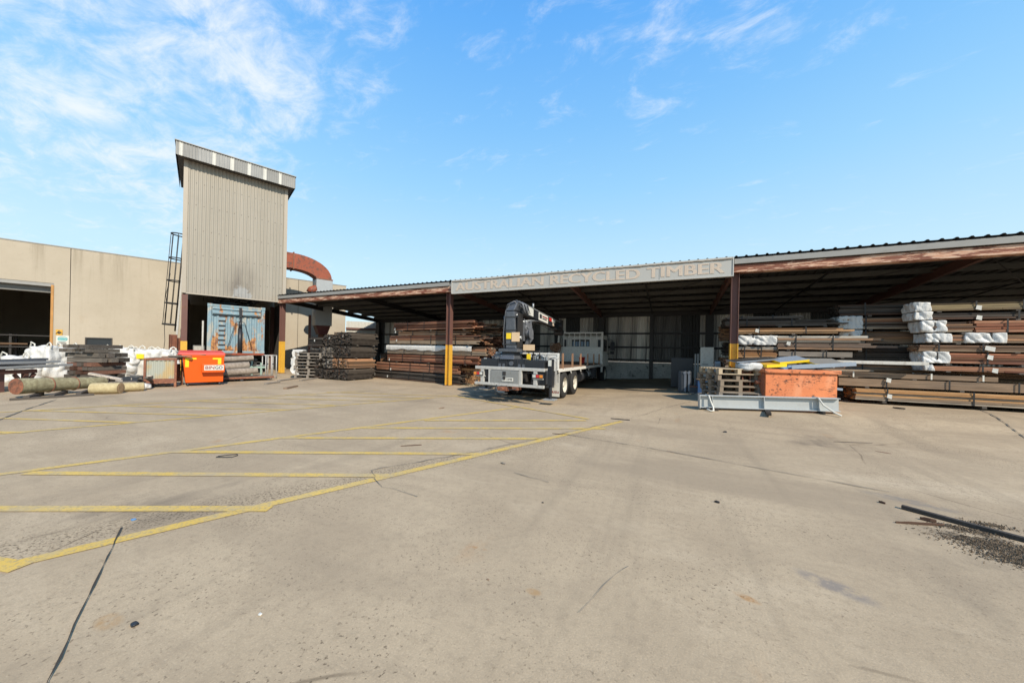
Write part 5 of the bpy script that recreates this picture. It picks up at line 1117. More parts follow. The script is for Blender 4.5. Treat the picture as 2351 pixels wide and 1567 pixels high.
# ================================================================== left hand yard
def bin_():
    P, Q = G(417, 887), G(514, 883); d = Q - P; ang = math.atan2(d.y, d.x); W = math.hypot(d.x, d.y); mid_ = (P + Q) / 2
    t = thing('waste_bin', 'bright orange wheeled waste bin with red lid and yellow corner marks', 'bin', mid_, ang); w = W / 2; D = 1.0
    b = MB(); z0, z1 = .12, 1.14
    b.add([(-w + .10, .06, z0), (w - .02, .06, z0), (w - .02, D - .08, z0), (-w + .10, D - .08, z0), (-w, 0, z1), (w, 0, z1), (w, D, z1), (-w, D, z1)], [(0, 3, 2, 1), (0, 1, 5, 4), (1, 2, 6, 5), (2, 3, 7, 6), (3, 0, 4, 7), (4, 5, 6, 7)]); P_ = b.build('body', 'bin_orange', t, .015)
    MB().box(-w - .015, w + .015, -.015, D + .015, z1 - .05, z1 + .003).build('rim', 'bin_orange', t, .008)
    l = MB(); l.add([(-w - .12, -.03, z1 + .006), (w + .04, -.03, z1 + .006), (w + .04, D + .03, z1 + .006), (-w - .12, D + .03, z1 + .006), (-w - .06, .02, z1 + .10), (w, .02, z1 + .10), (w, D - .02, z1 + .17), (-w - .06, D - .02, z1 + .17)], [(0, 3, 2, 1), (0, 1, 5, 4), (1, 2, 6, 5), (2, 3, 7, 6), (3, 0, 4, 7), (4, 5, 6, 7)]); l.build('lid', 'bin_lid_red', t, .02)
    for s in (-1, 1):
        c = MB(); x = (w - .14) * s if s > 0 else -w + .13
        yb = lambda z: .06 * (1 - (z - z0) / (z1 - z0)) - .012
        def pt(x_, z): return (x_, yb(z), z)
        x2 = x + .05; xo = x + (-.20 if s > 0 else .25)
        c.add([pt(x - .05, .70), pt(x2, .70), pt(x2, 1.04), pt(x - .05, 1.04)], [(0, 1, 2, 3)]); a, bb = sorted((x - .05 * s, xo)); c.add([pt(a, .98), pt(bb, .98), pt(bb, 1.041), pt(a, 1.041)], [(0, 1, 2, 3)])
        for v in c.v[4:]: v.y -= .002
        c.build('corner_mark', 'yellow_bright', t)
    pk = MB(); pk.box(-.06, w + .0, -.16, .05, .50, .80); pk.build('lift_pocket', 'bin_orange', t, .012)
    pl = MB().box(.0, w - .03, -.172, -.162, .58, .77).build('name_plate', 'white_card', t)
    text('lettering', 'BIN', 'ink_red', pl, .17, (.03 + (w - .09) * .26, -.176, .675), (R(90), 0, 0), width=(w - .09) * .50, extrude=.001, bold=.003); text('lettering', 'GO', 'ink_navy', pl, .17, (.03 + (w - .09) * .77, -.176, .675), (R(90), 0, 0), width=(w - .09) * .42, extrude=.001, bold=.003)
    for x in (-w + .16, w - .12):
        for y in (.14, D - .16):
            k = MB(); k.cyl((x - .025, y, .062), (x + .025, y, .062), .06, n=14).box(x - .035, x + .035, y - .03, y + .03, .10, .125); k.build('castor', 'dark_plastic', t)
worn('ink_navy', (.03, .05, .10), .9, 3); bin_()
def log(name, p, q, r0, r1, mat, endm, label, cat='log', bands=0):
    p, q = Vector(p), Vector(q); L = (q - p).length; d = (q - p).normalized()
    t = thing(name, label, cat, (p.x, p.y, p.z - r0)); n = 22; k = 14; m = MB(); vs = []; x = Vector((-d.y, d.x, 0)).normalized(); y = d.cross(x)
    for i in range(k + 1):
        f = i / k; c = d * (L * f) + Vector((0, 0, r0)); r = r0 + (r1 - r0) * f
        for j in range(n):
            a = 2 * math.pi * j / n; rr = r * (1 + .035 * noise.noise(Vector((math.cos(a) * 1.5, math.sin(a) * 1.5, f * 3 + p.x))) + .012 * math.sin(a * 9)); vs.append(c + x * (rr * math.cos(a)) + y * (rr * math.sin(a)))
    m.add(vs, [(i * n + j, i * n + (j + 1) % n, (i + 1) * n + (j + 1) % n, (i + 1) * n + j) for i in range(k) for j in range(n)], True); m.build('trunk', mat, t)
    for b_, s in ((0, -1), (k, 1)):
        e = MB(); ring = [v + d * (.004 * s) for v in vs[b_ * n:(b_ + 1) * n]]; c = sum(ring, Vector()) / n; inner = [c + (v - c) * .55 + d * (.01 * s) for v in ring]
        e.add(ring + inner + [c + d * (.006 * s)], [(j, (j + 1) % n, n + (j + 1) % n, n + j) for j in range(n)] + [(n + j, n + (j + 1) % n, 2 * n) for j in range(n)]); e.build('cut_end', endm, t)
    for i in range(bands):
        f = (.33, .62, .85)[i]; c = d * (L * f) + Vector((0, 0, r0)); r = (r0 + (r1 - r0) * f) * 1.045; MB().tube([c + x * (r * math.cos(a)) + y * (r * math.sin(a)) for a in [2 * math.pi * j / 20 for j in range(21)]], .012, 5).build('tie_band', 'rust_steel', t)
    return t
def left_yard():
    a = atz(36, 914, 0); b = atz(236, 896, 0); rz_ = .10
    pl = MB()
    log('timber_pole', Vector((a.x, a.y, rz_ + .215)), Vector((b.x, b.y, rz_ + .17)), .215, .165, 'log_green', 'log_end_red', 'long greenish timber pole with a red cracked end lying on bearers', 'pole', 2)
    a, b = G(212, 904), G(277, 903); log('short_log', a + Vector((0, 0, .165)), b + Vector((0, 0, .165)), .165, .16, 'log_yellow', 'log_end_pale', 'larger pale yellow peeled log beside the end of the green pole')
    a, b = G(281, 899), G(303, 898); log('short_log', a + Vector((0, 0, .14)), b + Vector((.05, .25, .14)), .14, .135, 'log_yellow', 'log_end_pale', 'smaller pale yellow log stub behind the larger peeled log')
    for i, (p, q, w, h, lab) in enumerate((((22, 919), (215, 907), .12, .05, 'long grey plank on the ground in front of the green pole'), ((60, 917), (95, 907), .10, .09, 'short block under the thick end of the green pole'), ((118, 913), (150, 903), .10, .09, 'short block under the middle of the green pole'), ((180, 908), (205, 900), .10, .09, 'short block under the thin end of the green pole'), ((128, 896), (160, 900), .08, .04, 'thin reddish batten leaning against the green pole'))):
        P, Q = G(*p), G(*q); z = h / 2 if i < 4 else .14; d = Q - P; tag(MB().box(0, d.length, -w / 2, w / 2, 0, h).build('timber_bearer', 'wood_grey' if i < 4 else 'wood_red', None, 0, P + Vector((0, 0, z - h / 2 + .001))), lab, 'bearer').rotation_euler = (0, 0, math.atan2(d.y, d.x))
    # trestle with grey lengths
    P, Q = G(0, 900), G(80, 893); d = (Q - P); ang = math.atan2(d.y, d.x); t = thing('steel_trestle', 'low rusty brown steel trestle carrying the grey steel lengths', 'trestle', P, ang); L = d.length
    m = MB(); m.box(-1.0, L, -.06, .06, .52, .64).box(-1.0, L, .8, .92, .52, .64); m.build('top_rail', 'brown_steel', t)
    for x in (-.9, .0, L - .25):
        for y in (0, .86): MB().box(x - .05, x + .05, y - .05, y + .05, 0, .52).build('leg', 'brown_steel', t)
    MB().bar((L - .25, 0, .12), (L - .02, 0, .5), .07, .07).bar((L - .25, 0, .12), (L - .5, 0, .5), .07, .07).build('brace', 'brown_steel', t)
    M4 = Matrix.Translation(P) @ Matrix.Rotation(ang, 4, 'Z'); rnd = random.Random(12)
    base = None
    for i in range(17):
        lay = i // 6; y = -.1 + (i % 6) * .2; L2 = rnd.uniform(2.6, 3.3); x0 = -1.6 + rnd.uniform(-.3, .3) + .0; o = M4 @ Vector((x0, y, .645 + lay * .085 + rnd.uniform(0, .03)))
        q = MB()
        if i % 3: q.prism([(-.07, 0), (.07, 0), (.07, .07), (.055, .07), (.055, .015), (-.055, .015), (-.055, .07), (-.07, .07)], 'x', 0, L2)
        else: q.box(0, L2, -.05, .05, 0, .065)
        e = tag(q.build('steel_length', 'graphite_pipe' if i % 4 else 'galvanised', None, 0, o), 'grey steel length in the untidy heap on the brown trestle', 'steel length', 'grey steel lengths on the trestle'); e.rotation_euler = (0, rnd.uniform(-.03, .02), ang + rnd.uniform(-.10, .12))
    # bulk bags
    GB = 'white bulk bags behind the left stack'
    for i, (x, yb, w, h, lab) in enumerate(((122, 873, 1.0, 1.33, 'bulging white bulk bag left of the dark rough timber stack'), (60, 876, .95, .95, 'low white bulk bag partly hidden behind the grey steel lengths'), (287, 869, 1.0, 1.28, 'white bulk bag just right of the dark rough timber stack'), (330, 868, .95, 1.22, 'white bulk bag with a yellow patch behind the rubbish crate'), (372, 867, .95, 1.24, 'white bulk bag behind the rusty panel crate'), (200, 866, 1.0, 1.25, 'white bulk bag hidden behind the dark rough timber stack'))):
        P = G(x, yb); t = thing('bulk_bag', lab, 'bag', P, R(20 + i * 13), GB); MB().wobble(-w / 2, w / 2, -w / 2, w / 2, 0, h, .06, 30, i + 3, .04, 1.7, 7, .4, .26, 2.6).build('sack', 'bag_white', t)
        for sx in (-1, 1):
            for sy in (-1, 1):
                c = Vector((sx * w * .36, sy * w * .36, h - .06)); MB().tube([c + Vector((-.1, 0, 0)), c + Vector((-.08, .02, .16)), c + Vector((0, .03 * sx, .22)), c + Vector((.08, .02, .15)), c + Vector((.1, 0, 0))], .022, 5).build('lifting_loop', 'white_strap', t)
        if i == 3: MB().box(-.1, .12, -w / 2 - .10, -w / 2 - .02, h * .72, h * .72 + .2).build('patch', 'yellow_bright', t)
    # rough sleeper stack
    P = G(148, 884); GS = 'rough sleepers stacked in tiers behind the green pole'; z = 0; px = 0
    for i, (L, D, h, ax, m, lab) in enumerate(((1.26, .9, .40, 'x', 'wood_rough', 'lowest tier of rough dark sleepers behind the green pole'), (1.18, .9, .42, 'y', 'wood_rough_red', 'tier of sleepers showing reddish square ends above the lowest tier'), (1.36, .95, .34, 'x', 'wood_rough', 'overhanging third tier of rough dark sleepers'), (1.15, .9, .28, 'y', 'wood_rough', 'topmost tier of broken dark sleepers with a few red ends'))):
        pack(P + Vector((rnd.uniform(-.05, .05), rnd.uniform(-.05, .05), z)), R(22 + rnd.uniform(-3, 3)), L, D, h, m, lab, GS, bw=.24, bh=.15, straps=(), axis=ax, jit=.10, rag=.10, bearer=.0, gap=.04, cat='sleeper tier', name='sleeper_tier'); z += h + .004
    # rusty framed panel crate
    P, Q = G(329, 890), G(405, 888); d = Q - P; ang = math.atan2(d.y, d.x); L = d.length; t = thing('panel_crate', 'rusty framed crate with a ribbed grey green side panel left of the orange bin', 'crate', P, ang); m = MB()
    for x in (.03, L - .03):
        for y in (0, .8): m.box(x - .03, x + .03, y - .03, y + .03, 0, 1.02)
    for y in (0, .8): m.box(.063, L - .063, y - .03, y + .03, .96, 1.02).box(.063, L - .063, y - .03, y + .03, .14, .30)
    m.box(0, .06, .033, .767, .96, 1.02).box(L - .06, L, .033, .767, .96, 1.02); m.build('frame', 'rust_steel', t); q = MB(); q.sheet([Vector((.065 + u, dd + .01, 0)) for u, dd in corr(L - .13, .11, .03, 6)], [Vector((0, 0, .305)), Vector((0, 0, .955))]); q.build('side_panel', 'panel_green', t)
    q = MB(); q.sheet([Vector((.0 + dd, .04 + u, 0)) for u, dd in corr(.72, .11, .03, 6)], [Vector((0, 0, .305)), Vector((0, 0, .955))]); q.build('end_panel', 'panel_green', t); MB().box(.07, L - .07, .04, .76, .31, .8).build('contents', 'junk_dark', t)
    for i in range(5): tag(MB().box(0, rnd.uniform(.5, 1.0), -.05, .05, 0, .03).build('timber_offcut', 'wood_red' if i % 2 else 'wood_weathered', None, 0, P + Vector((math.cos(ang) * .15 * i, math.sin(ang) * .15 * i + .25 + .04 * i, 1.025 + .032 * i))), 'short board offcut lying loose on top of the rusty panel crate', 'offcut', 'offcuts on the panel crate').rotation_euler = (0, 0, ang + rnd.uniform(-.3, .3))
    # rubbish between the bags and the crate
    P = G(313, 889); t = thing('rubbish_crate', 'dark plastic crate half buried in rubbish beside the panel crate', 'crate', P, R(25)); m = MB()
    for x0, x1, y0, y1 in ((-.25, .25, -.2, -.18), (-.25, .25, .18, .2), (-.25, -.23, -.178, .178), (.23, .25, -.178, .178)): m.box(x0, x1, y0, y1, .02, .38)
    m.box(-.25, .25, -.2, .2, 0, .018); m.build('shell', 'dark_plastic', t); MB().wobble(-.2, .2, -.15, .15, .05, .42, .06, 5, 4).build('contents', 'junk_dark', t)
    P = G(332, 893); t = thing('plastic_scrap', 'torn white plastic scrap trailing on the ground by the panel crate', 'plastic scrap', P); MB().wobble(-.2, .15, -.12, .12, 0, .16, .07, 8, 31, 0, 6).build('sheet', 'bag_white', t)
    P = G(290, 888); t = thing('rubbish_heap', 'low heap of broken boards and scrap between bags and panel crate', 'rubbish', P); m = MB()
    for i in range(26):
        p = Vector((rnd.uniform(-.7, .9), rnd.uniform(-.1, .7), rnd.uniform(.02, .35))); a = rnd.uniform(0, 6.3); m.bar(p, p + Vector((math.cos(a), math.sin(a), rnd.uniform(-.1, .25))) * rnd.uniform(.3, .9), rnd.uniform(.05, .14), rnd.uniform(.02, .07))
    m.build('scraps', 'wood_weathered', t)
left_y = left_yard
m_ = wood('wood_rough', [(.11, .095, .08), (.16, .14, .115), (.08, .07, .06), (.20, .175, .145)], grain=.8, dirt=.4); MATS['wood_rough'] = m_
wood('wood_rough_red', [(.14, .12, .10), (.24, .115, .075), (.20, .10, .07), (.12, .10, .085)], grain=.6)
m_ = M('panel_green', .55); _r = m_.noise(3, 6, .6, (1, 1, .3)); m_.col(m_.mix(m_.rng(_r, .5, .62), (.36, .37, .31), (.44, .33, .17)))
left_yard()
def trolley():
    P, Q = G(512, 877), G(628, 872); d = Q - P; ang = math.atan2(d.y, d.x); L = d.length
    t = thing('flat_trolley', 'low flat steel trolley on small wheels carrying the weathered logs', 'trolley', P, ang); MB().box(-.6, L, 0, .9, .13, .19).build('deck', 'wood_weathered', t); MB().box(-.62, L + .02, -.035, -.003, .11, .19).box(-.62, L + .02, .903, .935, .11, .19).build('rail', 'rust_steel', t)
    for x in (-.4, L * .35, L * .9):
        for y in (.05, .85): MB().cyl((x, y - .03, .055), (x, y + .03, .055), .055, n=12).build('wheel', 'dark_plastic', t)
    M4 = Matrix.Translation(P) @ Matrix.Rotation(ang, 4, 'Z')
    for i, (p, q, r, lab) in enumerate((((-.4, .25, .34), (L * .68, .2, .44), .15, 'lowest weathered grey log on the flat trolley'), ((-.7, .55, .55), (L * .55, .52, .66), .17, 'thick middle weathered grey log on the flat trolley'), ((-.8, .75, .86), (L * .66, .72, .98), .13, 'topmost weathered grey log on the flat trolley'), ((-.6, .80, .36), (L * .5, .8, .38), .16, 'rear weathered log hidden behind the lower trolley logs'))): log('weathered_log', M4 @ Vector(p), M4 @ Vector(q), r, r * .93, 'log_grey', 'log_end_pale', lab)
    s = thing('green_stand', 'mint green steel stand behind the end of the trolley logs', 'stand', M4 @ Vector((L * .68, 1.0, 0)), ang); m = MB().box(-.03, .03, -.03, .03, 0, 1.0).box(.32, .38, -.03, .03, 0, .75).box(-.2, .55, -.04, .04, .5, .58).box(-.25, .6, -.25, -.19, 0, .05).box(-.25, .6, .19, .25, 0, .05).box(-.03, .03, -.19, .19, 0, .045).box(.32, .38, -.19, .19, 0, .045); m.build('frame', 'mint_paint', s); MB().cyl((-.2, 0, .62), (.55, 0, .62), .035, n=10).build('roller', 'galvanised', s)
    s = thing('tube_rack', 'pale steel tube rack standing left of the yellow based tower post', 'rack', M4 @ Vector((L * .92, .6, 0)), ang); m = MB()
    for x in (0, .22, .42):
        for y in (0, .5): m.cyl((x, y, 0), (x, y, 1.12), .022, n=8)
    for z in (.1, 1.1): m.cyl((0, 0, z), (.42, 0, z), .02, n=8).cyl((0, .5, z), (.42, .5, z), .02, n=8).cyl((0, 0, z), (0, .5, z), .02, n=8).cyl((.42, 0, z), (.42, .5, z), .02, n=8)
    m.build('tubes', 'pale_grey_paint', s)
    s = thing('red_channel', 'red oxide steel channel lying above the trolley logs', 'steel channel', M4 @ Vector((-.3, 1.15, 1.10)), ang); MB().prism([(-.08, 0), (.08, 0), (.08, .09), (.065, .09), (.065, .015), (-.065, .015), (-.065, .09), (-.08, .09)], 'x', 0, 2.0).build('section', 'rust_duct', s)
    s = thing('scrap_support', 'dark heap of scrap holding up the red channel behind the trolley', 'rubbish', M4 @ Vector((0, 1.1, 0)), ang); m = MB(); rnd = random.Random(21)
    for i in range(40):
        p = Vector((rnd.uniform(-.2, 1.6), rnd.uniform(0, .6), rnd.uniform(.03, 1.0))); a = rnd.uniform(0, 6.3); m.bar(p, p + Vector((math.cos(a) * .5, math.sin(a) * .2, rnd.uniform(-.05, .05))), rnd.uniform(.06, .18), rnd.uniform(.04, .09))
    m.build('scraps', 'junk_dark', s)
    for i in range(5):
        a, b = [((640, 875), (690, 868)), ((690, 874), (735, 868)), ((610, 882), (640, 878)), ((655, 893), (680, 887)), ((820, 862), (850, 868))][i]; P, Q = G(*a), G(*b); d = Q - P
        tag(MB().box(0, d.length, -.07, .07, 0, .05).build('timber_offcut', 'wood_weathered' if i < 3 else 'wood_brown', None, 0, P), ('wide pale plank on the ground at the foot of the tower post', 'second pale plank in front of the wrapped pallets', 'small board on the ground right of the trolley', 'small dark stick lying alone on the yard before the tower', 'brown board lying before the dark timber stack')[i], 'offcut').rotation_euler = (0, 0, math.atan2(d.y, d.x))
trolley()
# ================================================================== pallets
def pallet(label, loc, rz, group, mat='wood_pale', L=1.17, W=1.17, H=.144):
    t = thing('pallet', label, 'pallet', loc, rz, group)
    for i in range(7): y0 = i * (W - .10) / 6; MB().box(0, L, y0, y0 + .10, H - .022, H).build('top_board', mat, t)
    for x in (0, L / 2 - .05, L - .10):
        for y in (0, W / 2 - .07, W - .14): MB().box(x, x + .10, y, y + .14, .022, H - .045).build('block', mat, t)
        MB().box(x, x + .10, 0, W, H - .044, H - .0225).build('stringer', mat, t)
    for y in (0, W / 2 - .05, W - .10): MB().box(0, L, y, y + .10, 0, .0215).build('bottom_board', mat, t)
    return t
def pallets():
    P, Q = G(1650, 927), G(1722, 927); d = (Q - P).normalized(); ang = math.atan2(d.y, d.x); ang = R(24)
    names = ['lowest grimy pallet of the stack behind the steel beam', 'second pallet from the ground beside the orange skip', 'third pallet from the ground beside the orange skip', 'fourth pallet from the ground beside the orange skip', 'fifth pallet from the ground beside the orange skip', 'clean new topmost pallet beside the orange skip']
    protos = {}; rnd = random.Random(6); z = P.z; H = (atp(1650, 845, P, ang).z - P.z) / 6
    for i, n in enumerate(names):
        o = Vector((P.x + rnd.uniform(-.06, .06), P.y + rnd.uniform(-.04, .05), z)); m = ('wood_weathered', 'wood_weathered', 'wood_pallet', 'wood_pallet', 'wood_pallet', 'wood_pale')[i]
        if (m) not in protos: protos[m] = pallet(n, o, ang, 'pallets stacked by the skip', m, 1.12, 1.0, H - .002)
        else: dup(protos[m], o, ang + R(rnd.uniform(-4, 4)), n)
        z += H
    P, Q = G(676, 868), G(736, 868); ang = math.atan2((Q - P).y, (Q - P).x); z = P.z; first = None; L = (Q - P).length
    n = 8; H = (atp(676, 809, P, ang).z - P.z) / n
    for i in range(n):
        o = Vector((P.x + rnd.uniform(-.05, .05), P.y + rnd.uniform(-.05, .05), z)); lab = ('lowest', 'second', 'third', 'fourth', 'fifth', 'sixth', 'seventh', 'topmost')[i] + ' weathered pallet' + (' from the ground' if 0 < i < 7 else '') + ' in the stack by the dark timber'
        if first is None: first = pallet(lab, o, ang, 'weathered pallets by the dark timber', 'wood_weathered', L, 1.05, H - .002)
        else: dup(first, o, ang + R(rnd.uniform(-3, 3)), lab)
        z += H
    t = thing('plastic_wrap', 'torn grey white plastic film hanging from the left side of the weathered pallets', 'plastic film', P + Vector((-.1, .1, 0)), ang); m = MB(); vs = []; k = 26
    for i in range(k + 1):
        f = i / k; zz = H * n + .10 - f * (H * n) * .95; w = .28 * (1 + .5 * noise.noise(Vector((f * 5, 2, 1)))); x = -.05 - .10 * math.sin(f * 3) + .06 * noise.noise(Vector((f * 7, 0, 4)))
        for j in range(5): vs.append((x + w * (j / 4 - .1), -.09 - .05 * math.sin(j * 2 + f * 9), zz + .04 * math.sin(j + f * 20)))
    m.add(vs, [(i * 5 + j, i * 5 + j + 1, (i + 1) * 5 + j + 1, (i + 1) * 5 + j) for i in range(k) for j in range(4)], True); m.wobble(-.12, .35, -.12, .5, H * n, H * n + .14, .05, 6, 3); m.build('film', 'wrap_white', t)
wood('wood_pallet', [(.42, .31, .20), (.34, .26, .17), (.48, .37, .24), (.26, .205, .15)], grain=.4); pallets()
# ================================================================== orange skip, beam, middle clutter
def skip():
    P = G(1757, 927); ang = R(21); Q = atp(1921, 930, P, ang); L = math.hypot(Q.x - P.x, Q.y - P.y); zt = atp(1757, 848, P, ang).z - P.z; D = 1.1
    t = thing('skip_bin', 'battered orange steel skip with flaking paint heaped with metal scrap', 'skip', P, ang); m = MB(); w = .02
    m.box(0, L, 0, w, .05, zt).box(0, L, D - w, D, .05, zt).box(0, w, w + .001, D - w - .001, .05, zt).box(L - w, L, w + .001, D - w - .001, .05, zt).box(.02, L - .02, .02, D - .02, .04, .049); m.build('body', 'skip_orange', t)
    r = MB(); r.box(-.06, L + .06, -.06, -.002, zt - .08, zt + .02).box(-.06, L + .06, D + .002, D + .06, zt - .08, zt + .02).box(-.06, -.002, 0, D, zt - .08, zt + .018).box(L + .002, L + .06, 0, D, zt - .08, zt + .018); r.build('rim', 'skip_orange', t, .012)
    for x in (.35, L - .45): MB().box(x, x + .12, .05, D - .05, 0, .038).build('skid', 'rust_steel', t)
    for y in (.2, .8): MB().cyl((-.14, y, zt - .35), (-.003, y, zt - .35), .05, n=12).box(-.03, -.002, y - .1, y + .1, zt - .5, zt - .2).build('lifting_lug', 'skip_orange_inner', t)
    MB().box(-.028, -.003, .05, .12, .06, zt - .09).box(-.028, -.003, D - .12, D - .05, .06, zt - .09).build('side_rib', 'skip_orange_inner', t)
    M4 = Matrix.Translation(P) @ Matrix.Rotation(ang, 4, 'Z'); rnd = random.Random(14); SG = 'scrap metal heaped in the orange skip'
    f = thing('scrap_heap', 'tangle of grey and rusty scrap filling the orange skip', 'scrap', M4 @ Vector((.05, .05, .06)), ang); m = MB()
    for i in range(70):
        p = Vector((rnd.uniform(.05, L - .35), rnd.uniform(.08, D - .3), rnd.uniform(zt - .5, zt - .02))); a = rnd.uniform(-.5, .5); m.bar(p, p + Vector((math.cos(a), math.sin(a) * .3, rnd.uniform(-.1, .16))) * rnd.uniform(.2, .6), rnd.uniform(.03, .2), rnd.uniform(.02, .07))
    m.box(.0, L - .1, .0, D - .12, zt - .58, zt - .5); m.build('pieces', 'slate_steel', f)
    def plate(lab, x, y, z, sx, sy, h, rx, ry, rz_, top, side, nm='scrap_plate', cat='scrap plate'):
        o = thing(nm, lab, cat, M4 @ Vector((x, y, zt + z)), 0, SG); o.rotation_euler = (rx, ry, ang + rz_)
        MB().box(0, sx, 0, sy, h + .001, h + .006).build('face', top, o); MB().box(0, sx, -.004, .0, 0, h + .004).box(0, sx, sy, sy + .004, 0, h + .004).box(-.004, 0, 0, sy, 0, h + .004).box(sx, sx + .004, 0, sy, 0, h + .004).build('edge', side, o)
    plate('yellow edged plate lying low at the left of the skip', .05, .05, .05, .55, .4, .07, .1, -.06, .1, 'yellow_paint', 'yellow_bright')
    plate('grey topped plate with yellow edge in the middle of the skip', .45, .15, .14, .75, .45, .06, .22, -.12, .0, 'slate_steel', 'yellow_bright')
    plate('right hand yellow edged grey plate on the skip', 1.25, .05, .12, .75, .5, .06, .28, -.02, -.05, 'zinc_patch', 'yellow_bright')
    plate('small upright dark plate behind the yellow edged plates', 1.12, .45, .14, .34, .25, .05, .75, .25, -.25, 'black_paint', 'rust_steel')
    plate('long dark sloping sheet at the back left of the skip', -.55, .35, .16, 1.15, .5, .02, .1, -.10, .0, 'dark_steel', 'slate_steel')
    o = thing('steel_channel', 'long blue grey steel channel jutting out over the right of the skip', 'steel channel', M4 @ Vector((.62, .02, zt + .03)), 0, SG); o.rotation_euler = (0, -.075, ang + .02); MB().prism([(-.07, 0), (.07, 0), (.07, .10), (.058, .10), (.058, .012), (-.058, .012), (-.058, .10), (-.07, .10)], 'x', 0, 1.62).build('section', 'slate_steel', o)
    plate('blue sheet offcut low in the middle of the skip', .45, .0, .01, .28, .2, .03, .2, -.15, .2, 'blue_sheet', 'blue_sheet')
    s = thing('sack_scrap', 'crumpled grey white plastic at the left corner of the skip', 'plastic scrap', M4 @ Vector((-.30, .35, zt - .06)), ang); MB().wobble(-.2, .35, -.2, .2, 0, .22, .06, 6, 9, 0, 5).build('sheet', 'wrap_dull', s)
    b = thing('steel_basket', 'rusty wire basket squeezed between the pallets and the skip', 'basket', M4 @ Vector((-.34, .30, 0)), ang); m = MB()
    for x in (-.08, .12):
        for y in (0, .6): m.cyl((x, y, 0), (x, y, zt + .05), .018, n=6)
    for z in (.05, .3, .55, .8, zt): m.cyl((-.08, 0, z), (.12, 0, z), .012, n=5).cyl((-.08, .6, z), (.12, .6, z), .012, n=5).cyl((-.08, 0, z), (-.08, .6, z), .012, n=5).cyl((.12, 0, z), (.12, .6, z), .012, n=5)
    m.build('wires', 'rust_steel', b)
skip()
def beam():
    A, B_ = G(1608, 941), G(1931, 952); d = B_ - A; ang = math.atan2(d.y, d.x); L = math.hypot(d.x, d.y); z0 = .07; h = atp(1608, 907, A, ang).z - A.z - z0; tilt = -math.atan2(B_.z - A.z, L)
    t = thing('steel_beam', 'long pale grey steel I beam lying on the ground before the skip', 'steel beam', A, 0); t.rotation_euler = (0, tilt, ang); w = .17
    m = MB(); m.prism([(0, z0), (w, z0), (w, z0 + .016), (w / 2 + .006, z0 + .016), (w / 2 + .006, z0 + h - .016), (w, z0 + h - .016), (w, z0 + h), (0, z0 + h), (0, z0 + h - .016), (w / 2 - .006, z0 + h - .016), (w / 2 - .006, z0 + .016), (0, z0 + .016)], 'x', 0, L); m.build('section', 'beam_grey', t)
    s = MB()
    for x in (.28, L * .48, L * .86): s.box(x, x + .012, .004, w / 2 - .007, z0 + .017, z0 + h - .017)
    s.build('stiffener', 'beam_grey', t); MB().box(-.014, -.002, -.02, w + .02, z0 - .02, z0 + h + .02).build('end_plate', 'beam_grey', t)
    for x, sw in ((.17, .10), (L * .845, .18)):
        q = MB(); q.tube([(x, w + .01, z0 + .1), (x, w, z0 + h + .006), (x + sw * .2, -.012, z0 + h + .004), (x + sw * .6, -.05, z0 + h * .5), (x + sw, -.09, z0 + .02), (x + sw * .9, -.16, .02), (x + sw * .2, -.18, .015), (x - sw * .4, -.1, .05)] if sw < .15 else [(x, w + .01, z0 + .1), (x, w, z0 + h + .006), (x + sw * .1, -.012, z0 + h + .004), (x + sw * .5, -.06, z0 + h * .5), (x + sw * 1.4, -.15, z0), (x + sw * 1.9, -.24, .012)], .02, 6); q.build('lifting_strap', 'white_strap', t)
    M4 = Matrix.Translation(A) @ Matrix.Rotation(ang, 4, 'Z') @ Matrix.Rotation(tilt, 4, 'Y')
    for x, y0, y1, lab in ((L * .50, -.55, .3, 'dark timber bearer sticking out from under the middle of the steel beam'), (.35, -.05, .3, 'short dark bearer under the left end of the steel beam'), (L - .35, -.02, .3, 'short dark bearer under the right end of the steel beam')):
        o = tag(MB().box(-.05, .05, y0, y1, 0, z0 - .003).build('timber_bearer', 'wood_dark', None, .004, M4 @ Vector((x, 0, 0))), lab, 'bearer'); o.rotation_euler = (0, tilt, ang - (.30 if y0 < -.1 else 0))
beam()
